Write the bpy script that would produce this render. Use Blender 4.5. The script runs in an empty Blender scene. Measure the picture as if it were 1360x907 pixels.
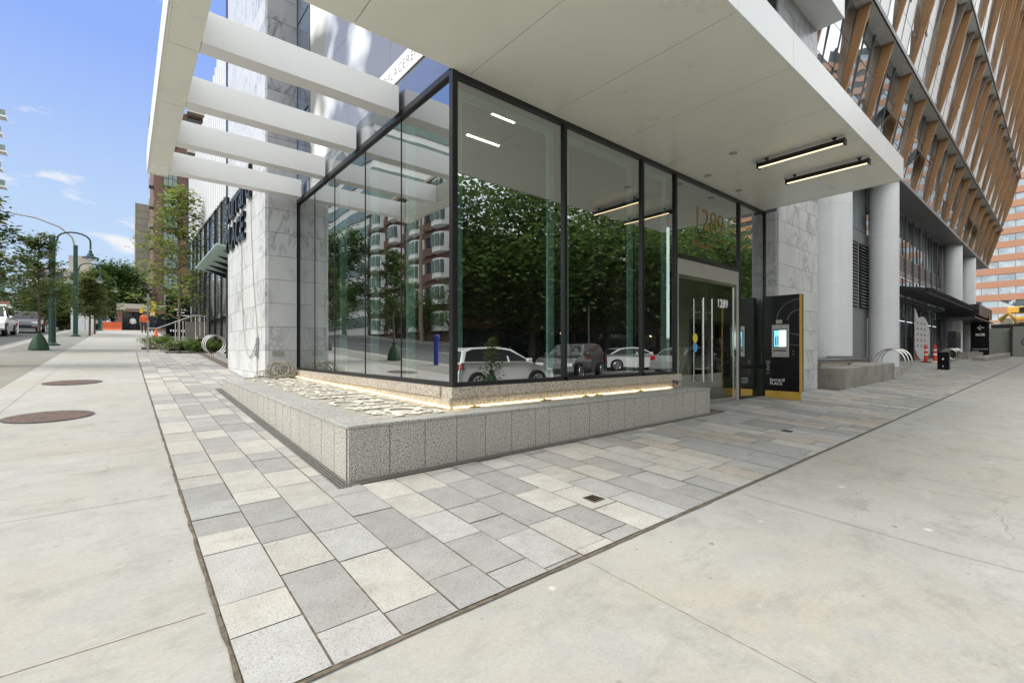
import bpy, bmesh, math, random
from mathutils import Vector, Matrix
random.seed(7)
S = bpy.context.scene; COL = S.collection
R = math.radians

# ------------------------------------------------------------------ ground height
def gy(Y):
    pts = [(-60, -.6), (-16, -.28), (-12.5, -.24), (-8, -.16), (-2.6, -.22), (.5, -.19), (60, 3.142), (70, 3.34), (400, 4.0)]
    if Y <= pts[0][0]: return pts[0][1]
    for (a, b), (c, d) in zip(pts, pts[1:]):
        if Y <= c: return b + (d - b) * (Y - a) / (c - a)
    return pts[-1][1]
def g(X, Y):
    x = min(max(X, -4.2), 120)
    return gy(Y) + .01 * (x - 1.45)

# ------------------------------------------------------------------ materials
def newmat(n):
    m = bpy.data.materials.new(n); m.use_nodes = True
    return m, m.node_tree.nodes, m.node_tree.links, m.node_tree.nodes['Principled BSDF']
def pset(b, **k):
    names = dict(color='Base Color', rough='Roughness', metal='Metallic', spec='Specular IOR Level', emit='Emission Color', es='Emission Strength', coat='Coat Weight', trans='Transmission Weight', alpha='Alpha')
    for a, v in k.items():
        if a in ('color', 'emit'): v = (*v, 1)
        b.inputs[names[a]].default_value = v
def coords(N, L, scale=(1, 1, 1), kind='Object'):
    tc = N.new('ShaderNodeTexCoord'); mp = N.new('ShaderNodeMapping'); mp.inputs['Scale'].default_value = scale
    L.new(tc.outputs[kind], mp.inputs['Vector']); return mp.outputs['Vector']
def noise(N, L, vec, scale, detail=5, rough=.6, dist=0):
    n = N.new('ShaderNodeTexNoise'); n.inputs['Scale'].default_value = scale; n.inputs['Detail'].default_value = detail
    n.inputs['Roughness'].default_value = rough; n.inputs['Distortion'].default_value = dist
    L.new(vec, n.inputs['Vector']); return n.outputs['Fac']
def ramp(N, L, fac, stops):
    r = N.new('ShaderNodeValToRGB'); e = r.color_ramp.elements
    while len(e) < len(stops): e.new(.5)
    for q, (p, c) in zip(e, stops):
        q.position = p; q.color = (*c, 1) if len(c) == 3 else c
    L.new(fac, r.inputs['Fac']); return r.outputs['Color']
def mix(N, L, f, a, b, mode='MIX'):
    m = N.new('ShaderNodeMix'); m.data_type = 'RGBA'; m.blend_type = mode
    for s, i in ((f, 0), (a, 6), (b, 7)):
        if hasattr(s, 'links'): L.new(s, m.inputs[i])
        elif isinstance(s, (int, float)): m.inputs[i].default_value = s
        else: m.inputs[i].default_value = (*s, 1)
    return m.outputs[2]
def bump(N, L, b, h, st=.2, d=.01):
    u = N.new('ShaderNodeBump'); u.inputs['Strength'].default_value = st; u.inputs['Distance'].default_value = d
    L.new(h, u.inputs['Height']); L.new(u.outputs['Normal'], b.inputs['Normal'])
def plain(n, c, rough=.5, metal=0, var=.06, scale=3, **k):
    m, N, L, b = newmat(n); pset(b, color=c, rough=rough, metal=metal, **k)
    if var:
        v = coords(N, L); f = noise(N, L, v, scale, 6, .65)
        c1 = tuple(max(0, x * (1 - var)) for x in c); c2 = tuple(min(1, x * (1 + var)) for x in c)
        L.new(ramp(N, L, f, [(.3, c1), (.7, c2)]), b.inputs['Base Color'])
        r = N.new('ShaderNodeMapRange'); r.inputs['To Min'].default_value = max(.02, rough - .06); r.inputs['To Max'].default_value = min(1, rough + .08)
        L.new(f, r.inputs['Value']); L.new(r.outputs[0], b.inputs['Roughness'])
    return m
def emit(n, c, s):
    m, N, L, b = newmat(n); pset(b, color=(.02, .02, .02), emit=c, es=s); return m

def m_concrete(n, base, stain=.16, warm=(1, .975, .91)):
    m, N, L, b = newmat(n)
    v = coords(N, L)
    big = noise(N, L, v, .35, 4, .6, .4); mid = noise(N, L, v, 2.3, 6, .7, .6); fine = noise(N, L, v, 60, 3, .7)
    streak = noise(N, L, coords(N, L, (6, .8, 1)), 1.0, 6, .75, .3)
    c0 = tuple(base[i] * (1 - stain) for i in range(3)); cw = (base[0] * warm[0] * .95, base[1] * warm[1] * .945, base[2] * warm[2] * .955)
    c = ramp(N, L, big, [(.40, (cw[0], cw[1] * .985, cw[2] * .94)), (.58, base)])
    c = mix(N, L, ramp(N, L, mid, [(.46, (0, 0, 0)), (.66, (.9, .9, .9))]), c, c0)
    c = mix(N, L, ramp(N, L, streak, [(.56, (0, 0, 0)), (.8, (.5, .5, .5))]), c, tuple(x * .78 for x in base))
    c = mix(N, L, .3, c, ramp(N, L, fine, [(.3, (.55, .55, .55)), (.7, (1, 1, 1))]), 'MULTIPLY')
    # gum, grit and oil spots, gathered in patches
    gate = ramp(N, L, noise(N, L, v, .8, 3, .6), [(.30, (.3, .3, .3)), (.48, (1, 1, 1))])
    for sc_, th_, colr, op_ in ((2.2, .05, (.10, .085, .06), .8), (5.0, .065, (.15, .13, .10), .7), (13.0, .09, (.22, .195, .16), .6), (30.0, .13, (.28, .26, .22), .5), (1.3, .04, (.64, .63, .58), .7)):
        vo = N.new('ShaderNodeTexVoronoi'); vo.inputs['Scale'].default_value = sc_; vo.inputs['Randomness'].default_value = 1; L.new(v, vo.inputs['Vector'])
        sp = ramp(N, L, vo.outputs['Distance'], [(.0, (op_,) * 3), (th_ * .6, (op_ * .8,) * 3), (th_, (0, 0, 0))])
        c = mix(N, L, mix(N, L, 1.0, sp, gate, 'MULTIPLY'), c, colr)
    # dark scuffed patches and faint tyre or mop arcs
    sc2 = noise(N, L, coords(N, L, (1.2, 1.9, 1)), 1.5, 10, .82, .25)
    c = mix(N, L, ramp(N, L, sc2, [(.50, (0, 0, 0)), (.56, (.22, .22, .22)), (.62, (.5, .5, .5)), (.72, (.85, .85, .85))]), c, (base[0] * .60, base[1] * .585, base[2] * .56))
    wv = noise(N, L, coords(N, L, (.9, 2.2, 1)), 1.7, 9, .8, .4)
    c = mix(N, L, ramp(N, L, wv, [(.60, (0, 0, 0)), (.74, (.5, .5, .5))]), c, tuple(min(.75, x * 1.28) for x in base))
    # hairline cracks
    ve_ = N.new('ShaderNodeTexVoronoi'); ve_.feature = 'DISTANCE_TO_EDGE'; ve_.inputs['Scale'].default_value = .42
    wob = N.new('ShaderNodeTexNoise'); wob.inputs['Scale'].default_value = 3; wob.inputs['Detail'].default_value = 6; L.new(v, wob.inputs['Vector'])
    ad_ = N.new('ShaderNodeVectorMath'); ad_.operation = 'MULTIPLY_ADD'; ad_.inputs[1].default_value = (.35, .35, .35); L.new(wob.outputs['Color'], ad_.inputs[0]); L.new(v, ad_.inputs[2]); L.new(ad_.outputs[0], ve_.inputs['Vector'])
    g2 = ramp(N, L, noise(N, L, v, .28, 2, .5), [(.54, (0, 0, 0)), (.60, (1, 1, 1))])
    ck = mix(N, L, 1.0, ramp(N, L, ve_.outputs['Distance'], [(0, (.7, .7, .7)), (.0035, (0, 0, 0))]), g2, 'MULTIPLY')
    c = mix(N, L, ck, c, tuple(x * .45 for x in base))
    L.new(c, b.inputs['Base Color']); pset(b, rough=.85, spec=.3); bump(N, L, b, fine, .25, .004)
    return m
def m_granite(n, light, dark, scale=90, amount=.5, joint=None):
    m, N, L, b = newmat(n)
    v = coords(N, L)
    f = noise(N, L, v, scale, 2, .6); f2 = noise(N, L, v, scale * .45, 2, .5); bg = noise(N, L, v, 1.3, 5, .7, .5)
    c = ramp(N, L, f, [(.40, dark), (.40 + .16 * amount + .02, light)])
    c = mix(N, L, .6, c, ramp(N, L, f2, [(.36, dark), (.48, (1, 1, 1))]), 'MULTIPLY')
    c = mix(N, L, ramp(N, L, bg, [(.42, (0, 0, 0)), (.75, (.6, .6, .6))]), c, tuple(x * .55 for x in light))
    drip = noise(N, L, coords(N, L, (5, 5, .5)), 1.3, 4, .7)
    c = mix(N, L, ramp(N, L, drip, [(.55, (0, 0, 0)), (.75, (.35, .35, .35))]), c, tuple(x * .45 for x in light))
    L.new(c, b.inputs['Base Color']); pset(b, rough=.75, spec=.3); bump(N, L, b, f, .15, .003)
    return m
def m_paver():
    m, N, L, b = newmat('granite_paver')
    at = N.new('ShaderNodeAttribute'); at.attribute_name = 'col'
    v = coords(N, L)
    f = noise(N, L, v, 110, 2, .7); d = noise(N, L, v, 1.7, 6, .75, .5); d2 = noise(N, L, v, .5, 4, .6)
    c = mix(N, L, .7, at.outputs['Color'], ramp(N, L, f, [(.34, (.55, .55, .55)), (.48, (1, 1, 1)), (.68, (1.12, 1.12, 1.12))]), 'MULTIPLY')
    pit = N.new('ShaderNodeTexVoronoi'); pit.inputs['Scale'].default_value = 9; L.new(v, pit.inputs['Vector']); c = mix(N, L, ramp(N, L, pit.outputs['Distance'], [(0, (.6, .6, .6)), (.06, (0, 0, 0))]), c, (.16, .14, .11))
    c = mix(N, L, ramp(N, L, d, [(.55, (0, 0, 0)), (.64, (.22, .22, .22)), (.78, (.62, .62, .62))]), c, (.20, .175, .14))
    md = noise(N, L, v, 5, 5, .65); c = mix(N, L, .8, c, ramp(N, L, md, [(.3, (.82, .81, .79)), (.7, (1.06, 1.06, 1.06))]), 'MULTIPLY')
    c = mix(N, L, ramp(N, L, d2, [(.45, (0, 0, 0)), (.7, (.25, .25, .25))]), c, (.36, .31, .24))
    L.new(c, b.inputs['Base Color']); pset(b, rough=.8, spec=.3); bump(N, L, b, f, .3, .003)
    return m
def m_marble(n, base=(.60, .61, .61), vein=(.20, .215, .235)):
    m, N, L, b = newmat(n)
    at = N.new('ShaderNodeAttribute'); at.attribute_name = 'col'
    v = coords(N, L)
    off = N.new('ShaderNodeVectorMath'); off.operation = 'MULTIPLY_ADD'; off.inputs[1].default_value = (40, 40, 40)
    L.new(at.outputs['Color'], off.inputs[0]); L.new(v, off.inputs[2]); vv = off.outputs[0]
    mp = N.new('ShaderNodeMapping'); mp.inputs['Rotation'].default_value = (.6, .5, .4); mp.inputs['Scale'].default_value = (1, 1, .45); L.new(vv, mp.inputs['Vector']); vm = mp.outputs[0]
    a = noise(N, L, vm, 1.5, 7, .62, 1.4)
    ab = N.new('ShaderNodeMath'); ab.operation = 'SUBTRACT'; ab.inputs[1].default_value = .5; L.new(a, ab.inputs[0])
    aa = N.new('ShaderNodeMath'); aa.operation = 'ABSOLUTE'; L.new(ab.outputs[0], aa.inputs[0])
    ve = ramp(N, L, aa.outputs[0], [(0, (.9, .9, .9)), (.018, (.35, .35, .35)), (.06, (0, 0, 0))])
    gate = ramp(N, L, noise(N, L, vm, .9, 3, .5), [(.42, (0, 0, 0)), (.62, (1, 1, 1))])
    ve = mix(N, L, 1.0, ve, gate, 'MULTIPLY')
    cl = ramp(N, L, noise(N, L, vm, 1.1, 5, .6, .8), [(.4, (0, 0, 0)), (.75, (.55, .55, .55))])
    c = mix(N, L, cl, base, tuple(x * .68 for x in base)); c = mix(N, L, ve, c, vein)
    L.new(c, b.inputs['Base Color']); pset(b, rough=.32, spec=.4)
    return m
def m_glass(n, tint=(.45, .52, .50), refl=.30, rough=0.0, gcol=(.92, .95, .95)):
    m = bpy.data.materials.new(n); m.use_nodes = True; N = m.node_tree.nodes; L = m.node_tree.links; N.clear()
    o = N.new('ShaderNodeOutputMaterial'); t = N.new('ShaderNodeBsdfTransparent'); t.inputs[0].default_value = (*tint, 1)
    gl = N.new('ShaderNodeBsdfGlossy'); gl.inputs['Roughness'].default_value = rough; gl.inputs[0].default_value = (*gcol, 1)
    bw = N.new('ShaderNodeBump'); bw.inputs['Strength'].default_value = .018; bw.inputs['Distance'].default_value = .12; L.new(noise(N, L, coords(N, L), .9, 1), bw.inputs['Height']); L.new(bw.outputs[0], gl.inputs['Normal'])
    ge = N.new('ShaderNodeNewGeometry'); dp = N.new('ShaderNodeVectorMath'); dp.operation = 'DOT_PRODUCT'; L.new(ge.outputs['Normal'], dp.inputs[0]); L.new(ge.outputs['Incoming'], dp.inputs[1])
    def mth(op, a, b=None):
        q = N.new('ShaderNodeMath'); q.operation = op
        for k_, v_ in ((0, a), (1, b)):
            if v_ is None: continue
            if hasattr(v_, 'links'): L.new(v_, q.inputs[k_])
            else: q.inputs[k_].default_value = v_
        return q.outputs[0]
    sc_ = mth('POWER', mth('SUBTRACT', 1.0, mth('ABSOLUTE', dp.outputs['Value'])), 4.0)
    fac_ = mth('MULTIPLY', mth('ADD', refl, mth('MULTIPLY', sc_, 1 - refl)), mth('SUBTRACT', 1.0, ge.outputs['Backfacing']))
    mx = N.new('ShaderNodeMixShader'); L.new(fac_, mx.inputs[0]); L.new(t.outputs[0], mx.inputs[1]); L.new(gl.outputs[0], mx.inputs[2]); L.new(mx.outputs[0], o.inputs[0])
    return m
def m_facade_glass(n, dark=(.03, .04, .05), refl=.5, tint=(.85, .9, .95)):
    m = bpy.data.materials.new(n); m.use_nodes = True; N = m.node_tree.nodes; L = m.node_tree.links; N.clear()
    o = N.new('ShaderNodeOutputMaterial'); t = N.new('ShaderNodeBsdfDiffuse'); v = coords(N, L)
    L.new(ramp(N, L, noise(N, L, v, .35, 3), [(.45, dark), (.55, tuple(x * 4 for x in dark))]), t.inputs[0])
    gl = N.new('ShaderNodeBsdfGlossy'); gl.inputs['Roughness'].default_value = .01; gl.inputs[0].default_value = (*tint, 1)
    bm_ = N.new('ShaderNodeBump'); bm_.inputs['Strength'].default_value = .06; bm_.inputs['Distance'].default_value = .2; L.new(noise(N, L, v, .5, 2), bm_.inputs['Height']); L.new(bm_.outputs[0], gl.inputs['Normal'])
    mx = N.new('ShaderNodeMixShader'); mx.inputs[0].default_value = refl; L.new(t.outputs[0], mx.inputs[1]); L.new(gl.outputs[0], mx.inputs[2]); L.new(mx.outputs[0], o.inputs[0])
    return m
def m_leaf(n, c1, c2):
    m, N, L, b = newmat(n)
    v = coords(N, L); f = noise(N, L, v, 2.2, 4, .7); f2 = noise(N, L, v, 25, 2, .6)
    c = mix(N, L, f2, ramp(N, L, f, [(.35, c1), (.65, c2)]), tuple(x * .75 for x in c2))
    L.new(c, b.inputs['Base Color']); pset(b, rough=.55, spec=.35)
    o = N['Material Output']; tr = N.new('ShaderNodeBsdfTranslucent'); L.new(c, tr.inputs[0])
    mx = N.new('ShaderNodeMixShader'); mx.inputs[0].default_value = .45; L.new(b.outputs[0], mx.inputs[1]); L.new(tr.outputs[0], mx.inputs[2]); L.new(mx.outputs[0], o.inputs[0])
    return m
def m_brick(n, c1, c2, mortar, sx=4.5):
    m, N, L, b = newmat(n)
    tc = N.new('ShaderNodeTexCoord'); sp = N.new('ShaderNodeSeparateXYZ'); L.new(tc.outputs['Object'], sp.inputs[0])
    ad = N.new('ShaderNodeMath'); ad.operation = 'ADD'; L.new(sp.outputs[0], ad.inputs[0]); L.new(sp.outputs[1], ad.inputs[1])
    cb = N.new('ShaderNodeCombineXYZ'); L.new(ad.outputs[0], cb.inputs[0]); L.new(sp.outputs[2], cb.inputs[1])
    t = N.new('ShaderNodeTexBrick'); t.inputs['Scale'].default_value = sx; t.inputs['Color1'].default_value = (*c1, 1); t.inputs['Color2'].default_value = (*c2, 1); t.inputs['Mortar'].default_value = (*mortar, 1); t.inputs['Mortar Size'].default_value = .015
    L.new(cb.outputs[0], t.inputs['Vector']); f = noise(N, L, tc.outputs['Object'], .4, 5)
    L.new(mix(N, L, .4, t.outputs['Color'], ramp(N, L, f, [(.3, (.6, .6, .6)), (.7, (1, 1, 1))]), 'MULTIPLY'), b.inputs['Base Color']); pset(b, rough=.9)
    return m

M = {}
M['concrete'] = m_concrete('sidewalk_concrete', (.372, .368, .345), .13)
M['concrete2'] = m_concrete('broomed_concrete', (.25, .245, .225), .2)
M['planter_conc'] = m_concrete('planter_concrete', (.33, .315, .285), .35)
M['asphalt'] = m_concrete('asphalt', (.11, .11, .108), .25, (1, 1, .98))
M['ballast'] = plain('exposed_aggregate', (.22, .21, .2), .9, scale=8, var=.25)
M['paver'] = m_paver()
M['joint'] = plain('sandy_joint', (.115, .095, .07), .95, scale=20, var=.5)
M['slabjoint'] = plain('slab_joint', (.36, .33, .27), .95, scale=20, var=.4)
M['granite'] = m_granite('flamed_granite', (.57, .545, .485), (.10, .095, .085), 120, .75)
M['granite_top'] = m_granite('coping_granite', (.46, .46, .43), (.20, .20, .18), 110, .6)
M['granite_pink'] = m_granite('plinth_granite', (.58, .52, .43), (.16, .13, .11), 90, .5)
M['marble'] = m_marble('grey_veined_marble')
M['marble_shaded'] = m_marble('shaded_veined_marble', (.36, .37, .38), (.06, .065, .07))  # same marble darkened: shade of the upper slabs put into the colour
M['white'] = plain('white_aluminium', (.82, .82, .81), .35, var=.03, scale=1.2)
M['headgrey'] = plain('door_header_aluminium', (.42, .42, .38), .4, .2, var=.04)
M['soffit'] = plain('soffit_aluminium', (.84, .85, .75), .28, var=.04, scale=.8)
M['column'] = plain('white_column_cladding', (.72, .73, .73), .35, var=.03, scale=1)
M['black'] = plain('black_aluminium', (.012, .012, .013), .35, var=.15)
M['blackgloss'] = plain('black_gloss_panel', (.005, .005, .006), .22, var=.1, spec=.22)
M['darkgrey'] = plain('dark_grey_metal', (.09, .09, .09), .45, var=.12)
M['midgrey'] = plain('grey_metal_cladding', (.20, .20, .205), .45, var=.1)
M['steel'] = plain('brushed_steel', (.62, .60, .56), .25, 1, var=.05)
M['galv'] = plain('galvanised_steel', (.40, .39, .36), .45, .8, var=.15, scale=15)
M['gold'] = plain('gold_metal', (.58, .36, .07), .38, .6, var=.06)
M['goldtext'] = plain('gold_lettering', (.45, .28, .07), .4, .2, var=0)
M['glass'] = m_glass('storefront_glass', (.78, .86, .83), .52)
M['doorglass'] = m_glass('door_glass', (.92, .95, .90), .10)
M['clearglass'] = m_glass('greenish_glass', (.70, .84, .80), .12)
M['spandrel'] = m_facade_glass('grey_spandrel_glass', (.11, .112, .115), .38)
M['cladglass'] = m_facade_glass('white_grey_cladding_glass', (.19, .192, .19), .20)
M['upglass'] = m_facade_glass('blue_reflective_glass', (.02, .03, .05), .6)
M['towerglass'] = m_facade_glass('tower_glass', (.06, .065, .065), .55)
M['farglass'] = m_facade_glass('far_glass', (.03, .04, .04), .3)
M['teal'] = plain('teal_frit', (.58, .82, .75), .5, var=.05)
M['frost'] = plain('frosted_awning_glass', (.50, .66, .62), .3, var=.08)
M['wood'] = plain('terracotta_fin', (.36, .19, .08), .5, var=.14, scale=2)
M['taupe'] = plain('taupe_panel', (.20, .16, .13), .4, var=.1)
M['terra'] = plain('terracotta_band', (.34, .17, .10), .7, var=.12)
M['brick'] = m_brick('brown_brick', (.20, .10, .075), (.15, .08, .06), (.2, .18, .16))
M['brickred'] = m_brick('red_brick', (.30, .13, .08), (.22, .09, .06), (.3, .27, .24))
M['beige'] = plain('beige_render', (.50, .46, .38), .85, var=.08, scale=.6)
M['concslab'] = plain('board_marked_concrete', (.36, .34, .28), .9, var=.12, scale=.4)
M['palew'] = plain('pale_balcony_white', (.78, .78, .76), .7, var=.05)
M['darkglass'] = plain('dark_window_glass', (.02, .025, .03), .08, var=.2)
M['greenglass'] = plain('green_tinted_glass', (.16, .22, .2), .1, var=.3)
M['green'] = plain('green_painted_steel', (.006, .045, .034), .4, var=.1)
M['greenbag'] = plain('green_watering_bag', (.018, .055, .022), .6, var=.3, scale=8)
M['bark'] = plain('bark', (.12, .095, .07), .95, var=.3, scale=20)
M['barklight'] = plain('pale_bark', (.24, .19, .14), .9, var=.3, scale=20)
M['leaf_d'] = m_leaf('dark_leaf', (.03, .07, .018), (.06, .11, .025))
M['leaf_m'] = m_leaf('mid_leaf', (.05, .115, .022), (.095, .17, .035))
M['leaf_b'] = m_leaf('bright_leaf', (.12, .20, .05), (.19, .28, .08))
M['leaf_y'] = m_leaf('yellow_green_leaf', (.17, .24, .045), (.30, .35, .08))
M['leaf_g'] = m_leaf('ginkgo_leaf', (.09, .13, .03), (.15, .17, .05))
M['orange'] = plain('orange_plastic', (.75, .13, .03), .5, var=.05)
M['red'] = plain('red_orange_plastic', (.75, .05, .02), .45, var=.05)
M['yellow'] = plain('machine_yellow', (.75, .42, .06), .45, var=.08)
M['yellowsig'] = plain('signal_yellow', (.75, .48, .03), .5, var=.05)
M['wpaint'] = plain('white_road_paint', (.7, .7, .68), .7, var=.1, scale=12)
M['whitetext'] = plain('white_lettering', (.85, .85, .83), .5, var=0)
M['darktext'] = plain('dark_grey_lettering', (.13, .13, .13), .5, var=0)
M['greytext'] = plain('thin_grey_lettering', (.42, .42, .40), .5, var=0)
M['hoard'] = plain('grey_green_hoarding', (.26, .27, .235), .8, var=.05, scale=.5)
M['carwhite'] = plain('white_car_paint', (.80, .80, .80), .2, 0, var=.02, coat=1)
M['carsilver'] = plain('silver_car_paint', (.45, .46, .47), .25, .5, var=.03, coat=1)
M['cardark'] = plain('dark_car_paint', (.06, .06, .065), .2, .3, var=.05, coat=1)
M['carred'] = plain('red_car_paint', (.5, .05, .04), .25, 0, var=.05, coat=1)
M['carglass'] = plain('car_glass', (.02, .022, .025), .04, var=0)
M['tyre'] = plain('tyre_rubber', (.015, .015, .015), .8, var=.2)
M['lamp_r'] = plain('tail_lamp', (.45, .01, .01), .2, var=0)
M['lamp_w'] = plain('head_lamp', (.7, .7, .7), .1, .3, var=0)
M['skin'] = plain('skin', (.45, .28, .2), .6, var=0)
M['cloth_d'] = plain('dark_cloth', (.03, .03, .04), .9, var=.1)
M['cloth_w'] = plain('white_cloth', (.7, .7, .7), .9, var=.05)
M['blue'] = plain('blue_bollard_paint', (.01, .03, .28), .4, var=.1)
M['led'] = emit('warm_led', (1, .76, .38), 1.4)
M['tube'] = emit('warm_white_tube', (1, .76, .42), .75)
M['tube2'] = emit('lobby_tube', (1, .92, .78), 4)
M['screen'] = None
M['intwall'] = plain('olive_interior_wall', (.60, .58, .44), .8, var=.05)
M['intdark'] = plain('dark_interior_wall', (.06, .06, .055), .7, var=.1)
M['intfloor'] = plain('interior_stone_floor', (.18, .175, .165), .4, var=.08)
M['intceil'] = plain('interior_ceiling', (.30, .29, .27), .8, var=.04)
M['cable'] = plain('grey_beige_cable', (.34, .31, .25), .6, var=.2, scale=8)
M['bluesticker'] = plain('blue_sticker', (.10, .35, .62), .5, var=0)
M['yelsticker'] = plain('yellow_sticker', (.75, .62, .04), .5, var=0)
M['manhole'] = plain('rusty_cast_iron', (.14, .10, .08), .7, .4, var=.35, scale=12)
M['letterwhite'] = plain('cream_letter_sheet', (.66, .63, .54), .6, var=.08)
M['screenbed'] = plain('grey_brown_bed', (.34, .32, .27), .85, var=.3, scale=6)
M['ribwhite'] = plain('white_ribbed_metal', (.74, .75, .76), .35, .1, var=.03)
M['pinkwhite'] = plain('ad_panel_white', (.62, .60, .60), .4, var=.03)
M['rust'] = plain('ad_panel_maroon', (.20, .08, .06), .5, var=.2)
M['awn'] = plain('faded_red_awning', (.25, .11, .08), .8, var=.1)
m, N, L, b = newmat('display_screen')
tc = N.new('ShaderNodeTexCoord'); sp_ = N.new('ShaderNodeSeparateXYZ'); L.new(tc.outputs['Generated'], sp_.inputs[0])
cc = ramp(N, L, sp_.outputs[1], [(0, (.62, .78, .76)), (.60, (.62, .78, .76)), (.61, (.10, .35, .45)), (1, (.12, .42, .52))]); N[-1] if False else None
L.new(cc, b.inputs['Emission Color']); b.inputs['Emission Strength'].default_value = .9; pset(b, color=(.02, .02, .02), rough=.1); M['screen'] = m

# ------------------------------------------------------------------ mesh helper
class MB:
    def __init__(s): s.v = []; s.f = []; s.mi = []; s.col = []; s.usecol = False
    def quad(s, pts, mi=0, col=(.5, .5, .5)):
        n = len(s.v); s.v += [tuple(p) for p in pts]; s.f.append(tuple(range(n, n + len(pts)))); s.mi.append(mi); s.col.append(col)
    def box(s, x0, x1, y0, y1, z0, z1, mi=0, col=(.5, .5, .5)):
        if x0 > x1: x0, x1 = x1, x0
        if y0 > y1: y0, y1 = y1, y0
        if z0 > z1: z0, z1 = z1, z0
        n = len(s.v); s.v += [(x0, y0, z0), (x1, y0, z0), (x1, y1, z0), (x0, y1, z0), (x0, y0, z1), (x1, y0, z1), (x1, y1, z1), (x0, y1, z1)]
        for q in ((0, 3, 2, 1), (4, 5, 6, 7), (0, 1, 5, 4), (1, 2, 6, 5), (2, 3, 7, 6), (3, 0, 4, 7)):
            s.f.append(tuple(n + i for i in q)); s.mi.append(mi); s.col.append(col)
    def hexa(s, P, mi=0, col=(.5, .5, .5)):
        n = len(s.v); s.v += [tuple(p) for p in P]
        for q in ((0, 3, 2, 1), (4, 5, 6, 7), (0, 1, 5, 4), (1, 2, 6, 5), (2, 3, 7, 6), (3, 0, 4, 7)):
            s.f.append(tuple(n + i for i in q)); s.mi.append(mi); s.col.append(col)
    def prism(s, pts, d, mi=0):            # polygon pts (3d) pushed by vector d
        n = len(s.v); k = len(pts); d = Vector(d); s.v += [tuple(p) for p in pts] + [tuple(Vector(p) + d) for p in pts]
        s.f.append(tuple(range(n, n + k))); s.f.append(tuple(range(n + 2 * k - 1, n + k - 1, -1))); s.mi += [mi] * 2; s.col += [(.5,) * 3] * 2
        for i in range(k):
            j = (i + 1) % k; s.f.append((n + j, n + i, n + k + i, n + k + j)); s.mi.append(mi); s.col.append((.5,) * 3)
    def tube(s, path, r, n=8, mi=0, cap=True):
        P = [Vector(p) for p in path]; rs = r if isinstance(r, (list, tuple)) else [r] * len(P)
        base = len(s.v); up = None
        for i, p in enumerate(P):
            d = (P[min(i + 1, len(P) - 1)] - P[max(i - 1, 0)]).normalized()
            if up is None: up = Vector((0, 0, 1)) if abs(d.z) < .9 else Vector((1, 0, 0))
            a = d.cross(up)
            if a.length < 1e-4: a = d.cross(Vector((0, 1, 0)))
            a.normalize(); b_ = a.cross(d).normalized(); up = b_
            for k in range(n):
                t = 2 * math.pi * k / n; s.v.append(tuple(p + a * math.cos(t) * rs[i] + b_ * math.sin(t) * rs[i]))
        for i in range(len(P) - 1):
            for k in range(n):
                k2 = (k + 1) % n; s.f.append((base + i * n + k, base + i * n + k2, base + (i + 1) * n + k2, base + (i + 1) * n + k)); s.mi.append(mi); s.col.append((.5,) * 3)
        if cap:
            s.f.append(tuple(base + k for k in range(n - 1, -1, -1))); s.f.append(tuple(base + (len(P) - 1) * n + k for k in range(n))); s.mi += [mi] * 2; s.col += [(.5,) * 3] * 2
    def lathe(s, c, prof, n=20, mi=0):     # prof: (r, z)
        s.tube_prof(c, prof, n, mi)
    def tube_prof(s, c, prof, n, mi):
        base = len(s.v)
        for r, z in prof:
            for k in range(n):
                t = 2 * math.pi * k / n; s.v.append((c[0] + r * math.cos(t), c[1] + r * math.sin(t), c[2] + z))
        for i in range(len(prof) - 1):
            for k in range(n):
                k2 = (k + 1) % n; s.f.append((base + i * n + k, base + i * n + k2, base + (i + 1) * n + k2, base + (i + 1) * n + k)); s.mi.append(mi); s.col.append((.5,) * 3)
        s.f.append(tuple(base + k for k in range(n - 1, -1, -1))); s.f.append(tuple(base + (len(prof) - 1) * n + k for k in range(n))); s.mi += [mi] * 2; s.col += [(.5,) * 3] * 2
    def torus(s, c, R_, r, ax='x', n=28, k=6, a0=0, a1=360, mi=0):
        P = []
        for i in range(n + 1):
            t = R(a0 + (a1 - a0) * i / n)
            if ax == 'x': P.append((c[0], c[1] + R_ * math.cos(t), c[2] + R_ * math.sin(t)))
            elif ax == 'y': P.append((c[0] + R_ * math.cos(t), c[1], c[2] + R_ * math.sin(t)))
            else: P.append((c[0] + R_ * math.cos(t), c[1] + R_ * math.sin(t), c[2]))
        s.tube(P, r, k, mi)
    def mesh(s, me, M4, mi=0):
        n = len(s.v); s.v += [tuple(M4 @ v.co) for v in me.vertices]
        for p in me.polygons: s.f.append(tuple(n + i for i in p.vertices)); s.mi.append(mi); s.col.append((.5,) * 3)
    def build(s, name, mats, parent=None, label=None, cat=None, group=None, kind=None, smooth=False, bevel=0, fix=False, origin=None):
        if not isinstance(mats, (list, tuple)): mats = [mats]
        if parent is not None: off = worldloc(parent)
        elif origin is not None: off = Vector(origin)
        else:
            xs = [v[0] for v in s.v]; ys = [v[1] for v in s.v]; zs = [v[2] for v in s.v]
            off = Vector(((min(xs) + max(xs)) / 2, (min(ys) + max(ys)) / 2, min(zs)))
        me = bpy.data.meshes.new(name); me.from_pydata([(v[0] - off[0], v[1] - off[1], v[2] - off[2]) for v in s.v], [], s.f)
        for mm in mats: me.materials.append(M[mm] if isinstance(mm, str) else mm)
        me.polygons.foreach_set('material_index', s.mi)
        if smooth: me.polygons.foreach_set('use_smooth', [True] * len(me.polygons))
        ca = me.color_attributes.new('col', 'FLOAT_COLOR', 'CORNER'); buf = []
        for p, c in zip(me.polygons, s.col): buf += [*c, 1] * len(p.vertices)
        if s.usecol: ca.data.foreach_set('color', buf)
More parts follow.
